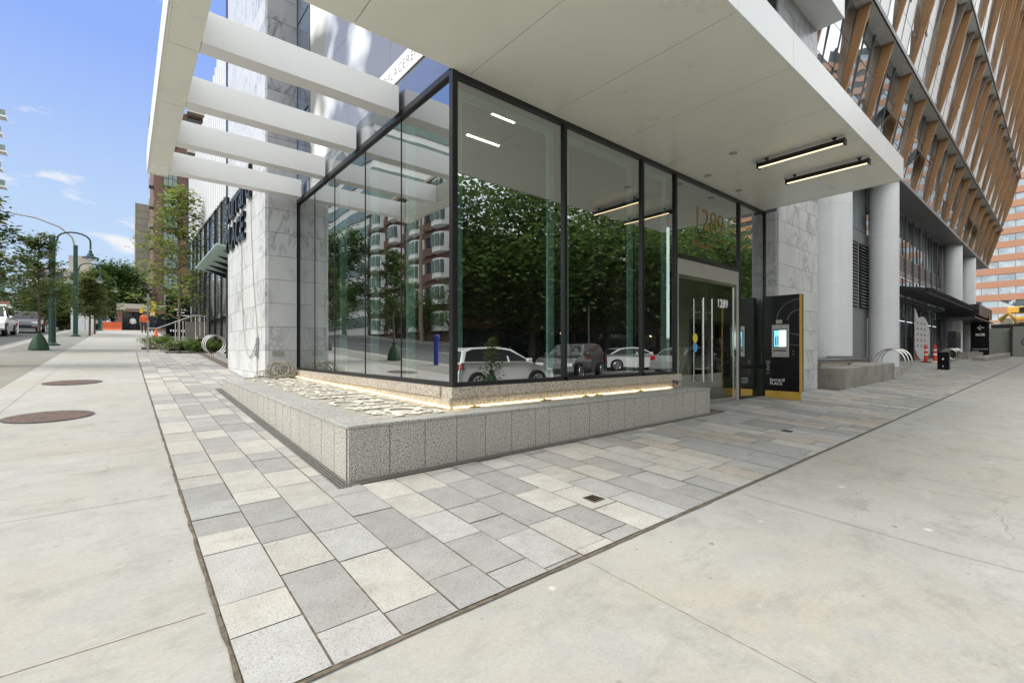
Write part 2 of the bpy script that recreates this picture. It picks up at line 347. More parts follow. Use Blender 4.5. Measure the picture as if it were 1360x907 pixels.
        if fix:
            b_ = bmesh.new(); b_.from_mesh(me); bmesh.ops.recalc_face_normals(b_, faces=b_.faces); b_.to_mesh(me); b_.free()
        if smooth: me.set_sharp_from_angle(angle=R(38))
        me.update()
        o = bpy.data.objects.new(name, me); COL.objects.link(o)
        if parent is not None: o.parent = parent
        else: o.location = off
        if bevel:
            md = o.modifiers.new('b', 'BEVEL'); md.width = bevel; md.segments = 2; md.limit_method = 'ANGLE'; md.angle_limit = R(40)
        tag(o, label, cat, group, kind); return o
def worldloc(o):
    v = Vector(o.location)
    while o.parent: o = o.parent; v += o.location
    return v
def tag(o, label=None, cat=None, group=None, kind=None):
    for k, v in (('label', label), ('category', cat), ('group', group), ('kind', kind)):
        if v: o[k] = v
def thing(name, loc, label, cat, group=None):
    o = bpy.data.objects.new(name, None); o.empty_display_size = .2; COL.objects.link(o); o.location = loc; tag(o, label, cat, group); return o
def copy_tree(o, parent=None):
    c = o.copy(); COL.objects.link(c)
    if parent: c.parent = parent
    for ch in list(o.children): copy_tree(ch, c)
    return c
FONTS = {}
def textmesh(s, size, depth=.0, bold=False, space=1.0, offset=0):
    cu = bpy.data.curves.new('t', 'FONT'); cu.body = s; cu.size = size; cu.extrude = depth / 2; cu.space_character = space; cu.resolution_u = 3; cu.offset = offset
    ob = bpy.data.objects.new('t', cu); COL.objects.link(ob); dg = bpy.context.evaluated_depsgraph_get()
    me = bpy.data.meshes.new_from_object(ob.evaluated_get(dg)); bpy.data.objects.remove(ob); return me
def frame(pos, right, up=(0, 0, 1)):
    r = Vector(right).normalized(); u = Vector(up).normalized(); n = r.cross(u)
    return Matrix(((r.x, u.x, n.x, pos[0]), (r.y, u.y, n.y, pos[1]), (r.z, u.z, n.z, pos[2]), (0, 0, 0, 1)))
def txt(mb, s, size, pos, right, up=(0, 0, 1), depth=.004, mi=0, **k):
    mb.mesh(textmesh(s, size, depth, **k), frame(pos, right, up), mi)
# ------------------------------------------------------------------ world, sun, camera
W = bpy.data.worlds.new('World'); S.world = W; W.use_nodes = True
N = W.node_tree.nodes; L = W.node_tree.links; bg = N['Background']
SUN_EL, SUN_AZ = 48, 290            # azimuth measured clockwise from +Y: the sun stands over the side street
sky = N.new('ShaderNodeTexSky'); sky.sky_type = 'NISHITA'; sky.sun_disc = False; sky.sun_elevation = R(SUN_EL); sky.sun_rotation = R(SUN_AZ)
sky.air_density = 1.0; sky.dust_density = .3; sky.ozone_density = 2.5
tc = N.new('ShaderNodeTexCoord'); mp = N.new('ShaderNodeMapping'); mp.inputs['Scale'].default_value = (1, 1, 2.6); L.new(tc.outputs['Generated'], mp.inputs[0])
cl = N.new('ShaderNodeTexNoise'); cl.inputs['Scale'].default_value = 6.5; cl.inputs['Detail'].default_value = 8; cl.inputs['Roughness'].default_value = .55; cl.inputs['Distortion'].default_value = .3; L.new(mp.outputs[0], cl.inputs['Vector'])
cr = N.new('ShaderNodeValToRGB'); cr.color_ramp.elements[0].position = .63; cr.color_ramp.elements[1].position = .72; L.new(cl.outputs['Fac'], cr.inputs[0])
mx = N.new('ShaderNodeMix'); mx.data_type = 'RGBA'; L.new(cr.outputs[0], mx.inputs[0]); mx.inputs[7].default_value = (1.9, 1.95, 2.05, 1)
veil = N.new('ShaderNodeMix'); veil.data_type = 'RGBA'; veil.blend_type = 'ADD'; veil.inputs[0].default_value = 1; hz = N.new('ShaderNodeMix'); hz.data_type = 'RGBA'; hz.blend_type = 'MULTIPLY'; hz.inputs[0].default_value = 1; L.new(sky.outputs[0], hz.inputs[6]); hz.inputs[7].default_value = (1.0, .72, .95, 1); L.new(hz.outputs[2], veil.inputs[6]); veil.inputs[7].default_value = (.10, .34, .80, 1)
lim = N.new('ShaderNodeMix'); lim.data_type = 'RGBA'; lim.blend_type = 'DARKEN'; lim.inputs[0].default_value = 1; L.new(veil.outputs[2], lim.inputs[6]); lim.inputs[7].default_value = (1.45, 1.85, 2.35, 1)
zs = N.new('ShaderNodeSeparateXYZ'); nz = N.new('ShaderNodeVectorMath'); nz.operation = 'NORMALIZE'; L.new(tc.outputs['Generated'], nz.inputs[0]); L.new(nz.outputs[0], zs.inputs[0])
gr = N.new('ShaderNodeValToRGB'); L.new(zs.outputs[2], gr.inputs[0]); ge_ = gr.color_ramp.elements
while len(ge_) < 4: ge_.new(.5)
for e_, (p_, c_) in zip(ge_, ((0, (1.42, 1.72, 1.98)), (.24, (1.0, 1.36, 1.98)), (.46, (.50, .84, 2.02)), (1, (.32, .6, 1.6)))): e_.position = p_; e_.color = (*c_, 1)
gm_ = N.new('ShaderNodeMix'); gm_.data_type = 'RGBA'; gm_.inputs[0].default_value = .85; L.new(lim.outputs[2], gm_.inputs[6]); L.new(gr.outputs[0], gm_.inputs[7])
L.new(gm_.outputs[2], mx.inputs[6])
# the cloud deck: broken cloud out of view, added and brightened to light the scene, an opening with small puffs up the side street
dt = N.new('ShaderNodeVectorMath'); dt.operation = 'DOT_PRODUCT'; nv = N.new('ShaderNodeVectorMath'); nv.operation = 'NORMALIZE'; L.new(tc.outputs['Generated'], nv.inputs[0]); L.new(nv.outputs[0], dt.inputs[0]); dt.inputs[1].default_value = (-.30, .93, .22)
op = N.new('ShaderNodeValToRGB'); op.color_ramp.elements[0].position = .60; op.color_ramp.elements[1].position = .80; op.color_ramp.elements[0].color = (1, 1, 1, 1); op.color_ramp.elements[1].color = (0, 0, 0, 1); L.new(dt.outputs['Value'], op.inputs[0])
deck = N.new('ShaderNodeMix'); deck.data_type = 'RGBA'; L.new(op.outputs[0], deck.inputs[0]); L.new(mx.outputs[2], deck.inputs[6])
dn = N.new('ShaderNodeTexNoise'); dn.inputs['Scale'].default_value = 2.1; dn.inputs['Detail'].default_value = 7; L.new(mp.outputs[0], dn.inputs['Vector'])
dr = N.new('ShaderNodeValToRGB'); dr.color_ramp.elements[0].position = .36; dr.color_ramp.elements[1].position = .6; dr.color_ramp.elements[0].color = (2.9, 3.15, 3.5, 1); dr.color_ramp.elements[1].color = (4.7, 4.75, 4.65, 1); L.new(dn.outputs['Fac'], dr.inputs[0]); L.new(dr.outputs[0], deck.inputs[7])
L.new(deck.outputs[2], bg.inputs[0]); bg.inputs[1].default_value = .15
sd = bpy.data.lights.new('sun', 'SUN'); sd.energy = 1.35; sd.angle = R(26); sd.color = (1, .95, .87)
so = bpy.data.objects.new('sun', sd); COL.objects.link(so)
az = R(SUN_AZ); el = R(SUN_EL); dv = Vector((math.sin(az) * math.cos(el), math.cos(az) * math.cos(el), math.sin(el)))
so.rotation_euler = dv.to_track_quat('Z', 'Y').to_euler()
cd = bpy.data.cameras.new('camera'); co = bpy.data.objects.new('camera', cd); COL.objects.link(co); S.camera = co
co.location = (0, 0, 1.15); co.rotation_euler = (R(90), 0, math.atan2(-.6404, .768))
cd.sensor_width = 36; cd.lens = 617 / 1360 * 36; cd.shift_y = 11.5 / 1360; cd.clip_end = 3000; cd.clip_start = .05
vs = S.view_settings; vs.view_transform = 'Standard'; vs.look = 'None'; vs.gamma = 1; vs.exposure = 1.64
S.cycles.max_bounces = 8; S.cycles.transparent_max_bounces = 24; S.cycles.glossy_bounces = 5; S.cycles.caustics_reflective = False; S.cycles.caustics_refractive = False
S.cycles.use_denoising = True; S.cycles.sample_clamp_indirect = 6

# ------------------------------------------------------------------ ground
def sheet(name, xs, ys, dz, mat, skip=None, skirt=0, label=None, mats=None):
    mb = MB(); idx = {}
    def vid(i, j):
        if (i, j) not in idx: idx[i, j] = len(mb.v); mb.v.append((xs[i], ys[j], g(xs[i], ys[j]) + dz))
        return idx[i, j]
    for i in range(len(xs) - 1):
        for j in range(len(ys) - 1):
            cx, cy = (xs[i] + xs[i + 1]) / 2, (ys[j] + ys[j + 1]) / 2
            if skip and skip(cx, cy): continue
            mb.f.append((vid(i, j), vid(i + 1, j), vid(i + 1, j + 1), vid(i, j + 1))); mb.mi.append(0); mb.col.append((.5,) * 3)
    if skirt:
        def sk(a, b):
            za, zb = g(*a) + dz, g(*b) + dz; mb.quad([(*a, za), (*b, zb), (*b, zb - skirt), (*a, za - skirt)])
        for i in range(len(xs) - 1): sk((xs[i + 1], ys[0]), (xs[i], ys[0])); sk((xs[i], ys[-1]), (xs[i + 1], ys[-1]))
        for j in range(len(ys) - 1): sk((xs[0], ys[j]), (xs[0], ys[j + 1])); sk((xs[-1], ys[j + 1]), (xs[-1], ys[j]))
    return mb.build(name, mat, kind='structure', label=label, origin=(0, 0, 0))
def fr(a, b, s):
    n = max(1, round((b - a) / s)); return [a + (b - a) * i / n for i in range(n + 1)]
KY = [-60, -16, -12.5, -8, -2.6, .5]
ys_all = sorted(set([-900, -300] + KY + fr(.5, 60, 8) + [60, 70, 400, 1200]))
xs_all = sorted(set([-900, -200, -60, -20, -4.2] + fr(-4.2, 120, 12) + [300, 900]))
sheet('ground', xs_all, ys_all, -.15, 'asphalt', label='grey asphalt ground and roadway around the block')
inb = lambda x, y: (2.3 < x < 66 and y > 6.6) or (2.9 < x < 13.6 and y > 4.5)
XS = sorted(set([-3.8, .33, 1.45, 2.3, 2.9, 13.6] + fr(13.6, 66, 4) + [70]))
YS = sorted(set([-2.6, .5, 1.87, 4.5, 6.6] + fr(6.6, 62, 5) + [60, 62]))
sheet('sidewalk', XS, YS, 0, 'concrete', inb, .2, label='pale concrete sidewalk wrapping the corner')
# kerb stones
kb = MB()
for a, b in zip(fr(.5, 62, 5), fr(.5, 62, 5)[1:]):
    z0, z1 = g(-3.9, a), g(-3.9, b)
    kb.hexa([(-3.98, a, z0 - .3), (-3.8, a, z0 - .3), (-3.8, b, z1 - .3), (-3.98, b, z1 - .3), (-3.98, a, z0 + .006), (-3.8, a, z0 + .006), (-3.8, b, z1 + .006), (-3.98, b, z1 + .006)])
kb.build('kerb', M['planter_conc'], kind='structure')
bs = MB()
ya = fr(8, 58, 5)
bxr = lambda y: -1.75
for a, b in zip(ya, ya[1:]):
    bs.quad([(-3.5, a, g(-3.5, a) + .004), (bxr(a), a, g(-1.75, a) + .004), (bxr(b), b, g(-1.75, b) + .004), (-3.5, b, g(-3.5, b) + .004)])
bs.build('boulevard_strip', M['concrete2'], kind='structure', label='darker concrete strip along the kerb')
# opposite sidewalks
sheet('sidewalk', [-22, -21, -17, -15.5], sorted(set([.5] + fr(.5, 60, 8) + [60, 70, 90])), 0, 'concrete2', None, .2, label='sidewalk along the far side of the side street')
sheet('sidewalk', sorted(set([-4] + fr(-4, 90, 10))), [-16.5, -16, -13], -.0, 'concrete2', None, .2, label='sidewalk across the main street behind the camera')
sheet('sidewalk', [-12, -4.2, .33, 8, 20, 40], [69, 70, 74, 78], 0, 'concrete2', None, .2, label='sidewalk on the next block beyond the crossing')
# lane line
ln = MB()
for k in range(9):
    y = 4 + k * 6.2; ln.quad([(-9.55, y, g(-9.5, y) - .146), (-9.4, y, g(-9.4, y) - .146), (-9.4, y + 3, g(-9.4, y + 3) - .146), (-9.55, y + 3, g(-9.5, y + 3) - .146)])
for k in range(12):
    x = -2 + k * 6; ln.quad([(x, -8.1, g(x, -8.1) - .146), (x + 3, -8.1, g(x + 3, -8.1) - .146), (x + 3, -7.98, g(x + 3, -7.98) - .146), (x, -7.98, g(x, -7.98) - .146)])
ln.build('lane_marking', M['wpaint'], kind='structure')
# pavers
pv = MB(); pv.usecol = True; rnd = random.Random(11)
jb = MB()
def pcol(x, y):
    r = rnd.random(); warm = min(1, max(0, (x - 3) / 4)) if y < 4 else 0
    if r < .34: c = (.295, .294, .285)
    elif r < .58: c = (.345, .345, .335)
    elif r < .58 + .22 * warm: c = (.39, .35, .30)
    else: c = (.405, .395, .362)
    k = rnd.uniform(.88, 1.08); return tuple(v * k for v in c)
def column(x0, x1, y0, y1, lens):
    y = y0 - rnd.uniform(0, .4)
    while y < y1:
        l = rnd.choice(lens); a, b = max(y, y0), min(y + l, y1); y += l
        if b - a < .03: continue
        e = .0035 if x0 < 8 else .004
        if 2.9 < (x0 + x1) / 2 < 13.6 and a > 4.5: break
        J = lambda: rnd.uniform(-.0015, .0025)
        h_ = rnd.uniform(.0045, .0085)
        pv.quad([(p, q, g(p, q) + h_) for p, q in ((x0 + e + J(), a + e + J()), (x1 - e - J(), a + e + J()), (x1 - e - J(), b - e - J()), (x0 + e + J(), b - e - J()))], 0, pcol(x0, a))
x = .345
while x < 1.34:
    column(x, x + .3, 1.89, 23.0, [.3, .45, .45, .6]); x += .3
x1_ = x
while x < 60:
    y1 = 3.86 if x < 7.9 else (4.42 if x < 11.1 else (4.14 if x < 13.8 else (3.74 if x < 20 else 6.4)))
    lens = [.6, .6, .45, .9] if x > 3 else [.45, .6, .45, .3]
    if x < 2.3: pass
    column(x, x + .3, 1.89, y1, lens); x += .3
# behind the planter's far end
x = x1_ 
while x < 2.18: column(x, min(x + .3, 2.2), 10.75, 21.9, [.3, .45, .6]); x += .3
while x < 3.0: column(x, x + .3, 15.2, 21.9, [.3, .45, .6]); x += .3
for (a, b, c, d) in ((.335, 2.2, 1.872, 23.0), (2.2, 3.1, 15.1, 23), (2.2, 60, 1.872, 4.45), (19.8, 60, 4.45, 6.5)):
    for u, w in zip(fr(a, b, 4), fr(a, b, 4)[1:]):
        for p, q in zip(fr(c, d, 4), fr(c, d, 4)[1:]):
            if u > 2.9 and w < 13.6 and p > 4.5: continue
            jb.quad([(X_, Y_, g(X_, Y_) + .002) for X_, Y_ in ((u, p), (w, p), (w, q), (u, q))])
pv.build('paving', 'paver', kind='structure', label='granite paving of pale, grey and buff setts', origin=(0, 0, 0))
jb.build('paving_bed', 'joint', kind='structure', label='sandy joints under the granite paving', origin=(0, 0, 0))
# slab joints and the dirty edge joints
sj = MB()
def strip(pts, w, dz=.004, mb=None):
    for (a, b), (c, d) in zip(pts, pts[1:]):
        dx, dy = c - a, d - b; l = math.hypot(dx, dy); nx, ny = -dy / l * w / 2, dx / l * w / 2
        mb.quad([(a - nx, b - ny, g(a - nx, b - ny) + dz), (c - nx, d - ny, g(c - nx, d - ny) + dz), (c + nx, d + ny, g(c + nx, d + ny) + dz), (a + nx, b + ny, g(a + nx, b + ny) + dz)])
for k in range(26): strip([(2.12 + 1.98 * k, -2.6), (2.12 + 1.98 * k, .5), (2.12 + 1.98 * k, 1.84)], .007, .004, sj)
for k in range(2): strip([(-1.33 + 1.66 * k - 0, 1.9 if k else -2.6)] + ([] if k else [(-1.33, .5)]) + [(-1.33 + 1.66 * k, y) for y in fr(2.5, 58, 6)], .008, .0045 if k == 0 else .003, sj)
for y in [.15, 2.6, 4.5, 6.4, 8.3, 10.2, 12.1, 14, 16, 18, 20, 22, 25, 28, 31, 35, 39, 44, 50]: strip([(-3.5 if y > 8 else -3.8, y), (.29, y)], .006, .005, sj)
sj.build('slab_joint', 'slabjoint', kind='structure', label='thin sawn joints in the concrete sidewalk', origin=(0, 0, 0))
ej = MB(); rr = random.Random(4)
def ragged(along, const, a, b, w):
    p = a; last = (w * rr.uniform(.4, 1), w * rr.uniform(.4, 1))
    while p < b:
        q = p + rr.uniform(.06, .16); cur = (w * rr.uniform(.35, 1.1), w * rr.uniform(.2, .7))
        if along == 'y': P = [(const - last[0], p), (const + last[1], p), (const + cur[1], q), (const - cur[0], q)]
        else: P = [(p, const - last[0]), (q, const - cur[0]), (q, const + cur[1]), (p, const + last[1])]
        ej.quad([(X_, Y_, g(X_, Y_) + .0085) for X_, Y_ in P]); p = q; last = cur
ragged('y', .336, 1.85, 23, .014); ragged('x', 1.870, .33, 60, .009)
ej.build('edge_joint', 'joint', kind='structure', label='ragged earthy joint between paving and concrete', origin=(0, 0, 0))
# raised edge of a slab in the joint: small weeds and grit
# ------------------------------------------------------------------ corner glass building
B = thing('glass_lobby_building', (2.83, 4.42, 0), 'corner building with tall glass lobby, marble piers and white canopy with open rafters', 'building')
ZT = 4.28
# -- canopy
C = bpy.data.objects.new('canopy', None); COL.objects.link(C); C.parent = B
sx = [.33, 1.69, 3.02, 4.35, 5.68, 7.01, 8.34, 9.67, 11.0]
mb = MB()
for a, b in zip(sx, sx[1:]): mb.box(a + .004, b - .004, 1.965, 4.40, ZT, ZT + .02)
mb.build('soffit', 'soffit', C)
mb = MB()
for a, b in zip(sx, sx[1:]): mb.box(a + .004 if a > .4 else a, b - .004 if b < 10.9 else b, 1.95, 1.97, ZT - .012, ZT + .39)
mb.box(10.985, 11.0, 1.975, 4.40, ZT - .012, ZT + .39)
mb.build('fascia', 'white', C, bevel=.003)
mb = MB(); mb.box(.36, 10.98, 1.98, 4.39, ZT + .025, ZT + .36); mb.build('core', 'darkgrey', C)
mb = MB(); ye = [1.975, 4.2, 5.86, 7.32, 8.79, 10.42]
for a, b in zip(ye, ye[1:]):
    mb.box(.31, .33, a + .004, b - .004, ZT - .012, ZT + .39)
    if a > 4: mb.box(.332, .60, max(a + .004, 4.405), b - .004, ZT, ZT + .34)
mb.box(.332, .60, 10.42, 10.43, ZT - .012, ZT + .39)
mb.build('side_beam', 'soffit', C)
mb = MB()
for a, b in zip(ye, ye[1:]): mb.box(.298, .308, a + .004, b - .004, ZT - .014, ZT + .392)
mb.build('side_fascia', 'white', C)
for k in range(4):
    y = 5.64 + 1.463 * k; mb = MB(); mb.box(.604, 2.77, y, y + .22, ZT - .01, ZT + .335); mb.build('rafter', 'white', C, bevel=.004)
# -- glazing
def vbar(name, x0, x1, y0, y1, z0, z1, mat='black'):
    mb = MB(); mb.box(x0, x1, y0, y1, z0, z1); return mb.build(name, mat, B)
ZB = .735
mx_ = [2.83, 4.625, 6.43, 7.40]
for i, (a, b) in enumerate(zip(mx_, mx_[1:])):
    mb = MB(); mb.box(a + .03, b - .03, 4.435, 4.445, ZB + .05, ZT - .06); mb.build('window_pane', 'glass', B)
vbar('corner_post', 2.80, 2.87, 4.39, 4.46, ZB - .01, ZT)
for x in (4.625, 6.43): vbar('mullion', x - .028, x + .028, 4.40, 4.52, ZB, ZT - .06)
for x in (7.42, 9.87): vbar('mullion', x - .03, x + .03, 4.40, 4.52, .1, ZT - .06)
vbar('mullion', 11.16, 11.2, 4.40, 4.52, .1, ZT - .06)
vbar('head_rail', 2.872, 11.2, 4.40, 4.50, ZT - .06, ZT)
vbar('sill_rail', 2.872, 7.39, 4.40, 4.50, ZB, ZB + .05)
vbar('door_transom_rail', 7.45, 9.84, 4.402, 4.50, 2.78, 2.86)
mb = MB(); mb.box(7.45, 9.84, 4.435, 4.445, 2.86, ZT - .06); mb.build('window_pane', 'glass', B)
mb = MB(); mb.box(9.90, 11.16, 4.435, 4.445, .83, ZT - .06); mb.build('window_pane', 'glass', B)
mb = MB(); mb.box(9.90, 11.16, 4.435, 4.445, .16, .75); mb.build('window_pane', 'glass', B)
vbar('rail', 9.90, 11.16, 4.405, 4.50, .75, .83); vbar('rail', 9.90, 11.16, 4.405, 4.50, .09, .16)
# teal frames set behind the street panes
for (a, b, z0, z1) in ((2.93, 4.56, ZB + .06, 4.19), (4.74, 6.37, ZB + .06, 4.19), (6.5, 7.36, ZB + .06, 4.19)):
    mb = MB(); w = .115; mb.box(a, a + w, 4.56, 4.60, z0, z1); mb.box(b - w, b, 4.56, 4.60, z0, z1); mb.box(a + w, b - w, 4.562, 4.598, z1 - .09, z1); mb.build('inner_frame', 'teal', B)
for y in (5.72, 6.9, 8.25, 9.5):
    mb = MB(); mb.box(2.93, 3.05, y, y + .03, ZB + .05, ZT - .1); mb.build('glass_fin', 'teal', B)
# side street glazing
my = [4.42, 5.72, 6.93, 8.28, 9.40, 10.54]
for a, b in zip(my, my[1:]):
    mb = MB(); mb.box(2.843, 2.853, a + (.05 if a < 4.5 else .006), b - .006, ZB + .05, ZT - .05); mb.build('window_pane', 'glass', B)
for y in my[1:]: vbar('mullion', 2.835, 2.90, y - (.006 if y < 10 else .04), y + .006, ZB, ZT - .05)
vbar('sill_rail', 2.80, 2.88, 4.462, 10.54, ZB, ZB + .05); vbar('head_rail', 2.80, 2.88, 4.462, 10.54, ZT - .04, ZT + .03)
# upper storeys
mb = MB()
for a, b in ((4.46, 5.86), (5.866, 7.4), (7.406, 8.86), (8.866, 9.6)): mb.box(2.81, 2.90, a, b, ZT + .034, 4.70)
mb.build('spandrel', 'spandrel', B)
mb = MB()
for a, b in ((4.46, 6.0), (6.006, 7.6), (7.606, 9.6)):
    for c, d in ((4.705, 6.3), (6.306, 8.2), (8.206, 10.5), (10.506, 14)): mb.box(2.815, 2.90, a, b, c, d)
mb.build('cladding', 'cladglass', B)
mb = MB()
for c, d in ((4.34, 6.0), (6.05, 8.0), (8.05, 10.4), (10.45, 14)): mb.box(2.82, 2.9, 9.66, 10.50, c, d)
mb.build('corner_window', 'upglass', B)
mb = MB(); mb.box(2.80, 2.9, 9.605, 9.65, 4.34, 14); mb.box(2.80, 2.9, 10.505, 10.54, 4.34, 14); mb.build('window_frame', 'darkgrey', B)
mb = MB(); mb.box(2.90, 11.2, 4.42, 4.5, 4.69, 14); mb.box(2.9, 13.7, 4.5, 15, 13.8, 14); mb.build('upper_wall', 'midgrey', B)
# marble, as separate slabs with open joints
rm = random.Random(3)
def marble(face, c, a0, a1, z0, z1, wid, bond=.5, th=.04, mat='marble', ztop_mat=None):
    mb = MB(); mb.usecol = True; e = .0035; k = 0; z = .66 - .487 * 2
    while z < z1:
        lo, hi = max(z, z0), min(z + .487, z1)
        if hi - lo > .02:
            a = a0 - (wid * bond if k % 2 else 0)
            while a < a1:
                p, q = max(a, a0), min(a + wid, a1)
                if q - p > .02:
                    col = (rm.random(), rm.random(), rm.random())
                    if face == 'x': mb.box(c - th, c, p + (e if p > a0 else 0), q - e, lo + e, hi - e, 0, col)
                    else: mb.box(p + (e if p > a0 else 0), q - e, c - th, c, lo + e, hi - e, 0, col)
                a += wid
        z += .487; k += 1
    # dark backing
    if face == 'x': mb.box(c + .001, c + .03, a0, a1, z0, z1, 1)
    else: mb.box(a0, a1, c + .001, c + .03, z0, z1, 1)
    return mb.build('marble_wall', [mat, 'darkgrey'], B)
marble('x', 2.25, 10.54, 15.0, .3, 14, 1.25)
marble('y', 10.54, 2.252, 2.81, .5, 4.75, .6, 0)
marble('y', 10.54, 2.252, 2.81, 4.752, 14, .6, 0, mat='marble_shaded')
marble('y', 15.04, 2.252, 3.2, .5, 14, 1.2, 0)
marble('y', 4.19, 11.20, 13.7, .0, 4.9, 1.25, 0)
marble('x', 11.20, 4.192, 4.42, .0, 4.25, .5, 0, mat='marble')
marble('y', 4.19, 11.20, 13.7, 4.9, 9.34, 1.25, 0, mat='marble_shaded')
marble('x', 13.73, 4.23, 6.5, .0, 14, 1.25, 0)
mb = MB(); mb.box(9.0, 13.7, 3.56, 6.3, 9.35, 13); mb.build('bay_box', 'white', B, bevel=.01)
# plinth: two courses of granite
def zpl(y): return max(0, (y - 4.4)) * .006
mb = MB()
for (z0, z1, off, seed) in ((.615, .735, 0, 0), (.40, .612, .02, .3)):
    x = 2.78 - seed
    while x < 7.55:
        a, b = max(x, 2.76), min(x + .68, 7.55); x += .68
        if b - a > .02: mb.box(a + .002, b - .002, 4.375 + off, 4.6, z0, z1)
    y = 4.6 - seed
    while y < 10.5:
        a, b = max(y, 4.6), min(y + .68, 10.5); y += .68
        if b - a > .02: mb.box(2.76 + off, 3.0, a + .002, b - .002, z0, z1)
mb.build('plinth', 'granite_pink', B)
# door set
D = bpy.data.objects.new('door_frame', None); COL.objects.link(D); D.parent = B
mb = MB(); mb.box(7.45, 9.84, 4.41, 4.50, 2.50, 2.775); mb.box(9.74, 9.84, 4.41, 4.50, .10, 2.498); mb.box(7.45, 7.50, 4.41, 4.50, .10, 2.498); mb.build('frame', 'headgrey', D)
for (a, b, hx) in ((7.51, 8.50, 8.24), (8.52, 9.73, 8.56)):
    Dd = bpy.data.objects.new('door', None); COL.objects.link(Dd); Dd.parent = B
    zf = .085 if a < 8 else .095
    mb = MB(); mb.box(a, b, 4.43, 4.442, zf + .10, 2.44); mb.build('glass_pane', 'doorglass', Dd)
    mb = MB(); mb.box(a, b, 4.415, 4.46, zf, zf + .10); mb.build('rail', 'steel', Dd)
    mb = MB(); mb.box(a, b, 4.415, 4.46, 2.44, 2.498); mb.build('rail', 'steel', Dd)
    if b > 9: vb = MB(); vb.box(9.64, 9.73, 4.418, 4.458, zf + .1, 2.44); vb.build('stile', 'steel', Dd)
    mb = MB()
    for yy in (4.34, 4.53): mb.tube([(hx, yy, .56), (hx, yy, 2.12)], .016, 10)
    for z in (.80, 1.86): mb.tube([(hx, 4.34, z), (hx, 4.53, z)], .011, 8)
    mb.build('handle', 'steel', Dd, smooth=True)
    if b > 9:
        mb = MB(); txt(mb, '1289', .225, (8.93, 4.426, 2.0), (1, 0, 0), depth=.003, offset=.006); mb.build('number', 'whitetext', Dd)
        mb = MB(); mb.box(9.66, 9.70, 4.405, 4.415, 1.02, 1.16); mb.build('lock', 'black', Dd)
    else:
        for z, mt in ((1.37, 'yelsticker'), (1.20, 'bluesticker')):
            mb = MB(); mb.prism([(8.10 + .085 * math.cos(t * math.pi / 12), 4.427, z + .085 * math.sin(t * math.pi / 12)) for t in range(24)], (0, -.002, 0)); mb.build('sticker', mt, Dd)
mb = MB(); txt(mb, '1289', .60, (8.05, 4.428, 3.42), (1, 0, 0), depth=.004, offset=-.009); mb.box(8.0, 9.35, 4.424, 4.428, 3.30, 3.308)
txt(mb, 'BURRARD', .19, (8.0, 4.428, 3.06), (1, 0, 0), depth=.004, offset=-.007)
mb.build('gold_number', 'goldtext', B)
mb = MB(); mb.box(2.33, 2.56, 10.488, 10.498, 1.02, 1.13)
for k in range(5): mb.box(2.34, 2.55, 10.482, 10.487, 1.032 + k * .02, 1.04 + k * .02)
mb.build('vent_grille', 'galv', B)
# interior
mb = MB(); mb.box(2.95, 13.6, 4.55, 6.6, -.0, .088); mb.box(2.95, 10.5, 6.6, 10.4, 0, .088); mb.build('interior_floor', 'intfloor', B)
mb = MB(); mb.box(2.95, 13.6, 4.53, 6.6, 4.30, 4.33); mb.box(2.95, 10.5, 6.6, 10.4, 4.30, 4.33); mb.build('interior_ceiling', 'intceil', B)
mb = MB(); mb.box(2.95, 10.5, 10.4, 10.45, 0, 4.3); mb.box(10.5, 10.55, 6.66, 10.4, 0, 4.3); mb.build('interior_wall', 'intdark', B)
mb = MB(); mb.box(10.5, 13.6, 6.3, 6.35, 0, 4.3); mb.box(13.6, 13.65, 4.5, 6.3, 0, 4.3); mb.build('lobby_wall', 'intwall', B)
mb = MB(); mb.box(11.2, 12.1, 6.26, 6.298, .35, 1.95, 1); mb.box(11.28, 12.02, 6.25, 6.258, .45, 1.85, 0); mb.box(12.4, 13.4, 6.26, 6.298, .35, 1.95, 1); mb.box(12.5, 13.3, 6.25, 6.258, .45, 1.85, 0)
for k in range(6):
    for j in range(5): mb.box(12.53 + k * .125, 12.63 + k * .125, 6.244, 6.249, .5 + j * .2, .67 + j * .2, 1)
mb.build('mailbox_bank', ['blackgloss', 'midgrey'], B)
for (x, y, l) in ((3.68, 4.80, .40), (3.76, 5.5, .60)):
    mb = MB(); mb.box(x, x + l, y, y + .06, 4.24, 4.295, 1); mb.box(x + .01, x + l - .01, y + .01, y + .05, 4.232, 4.239); mb.build('ceiling_light', ['tube2', 'white'], B)

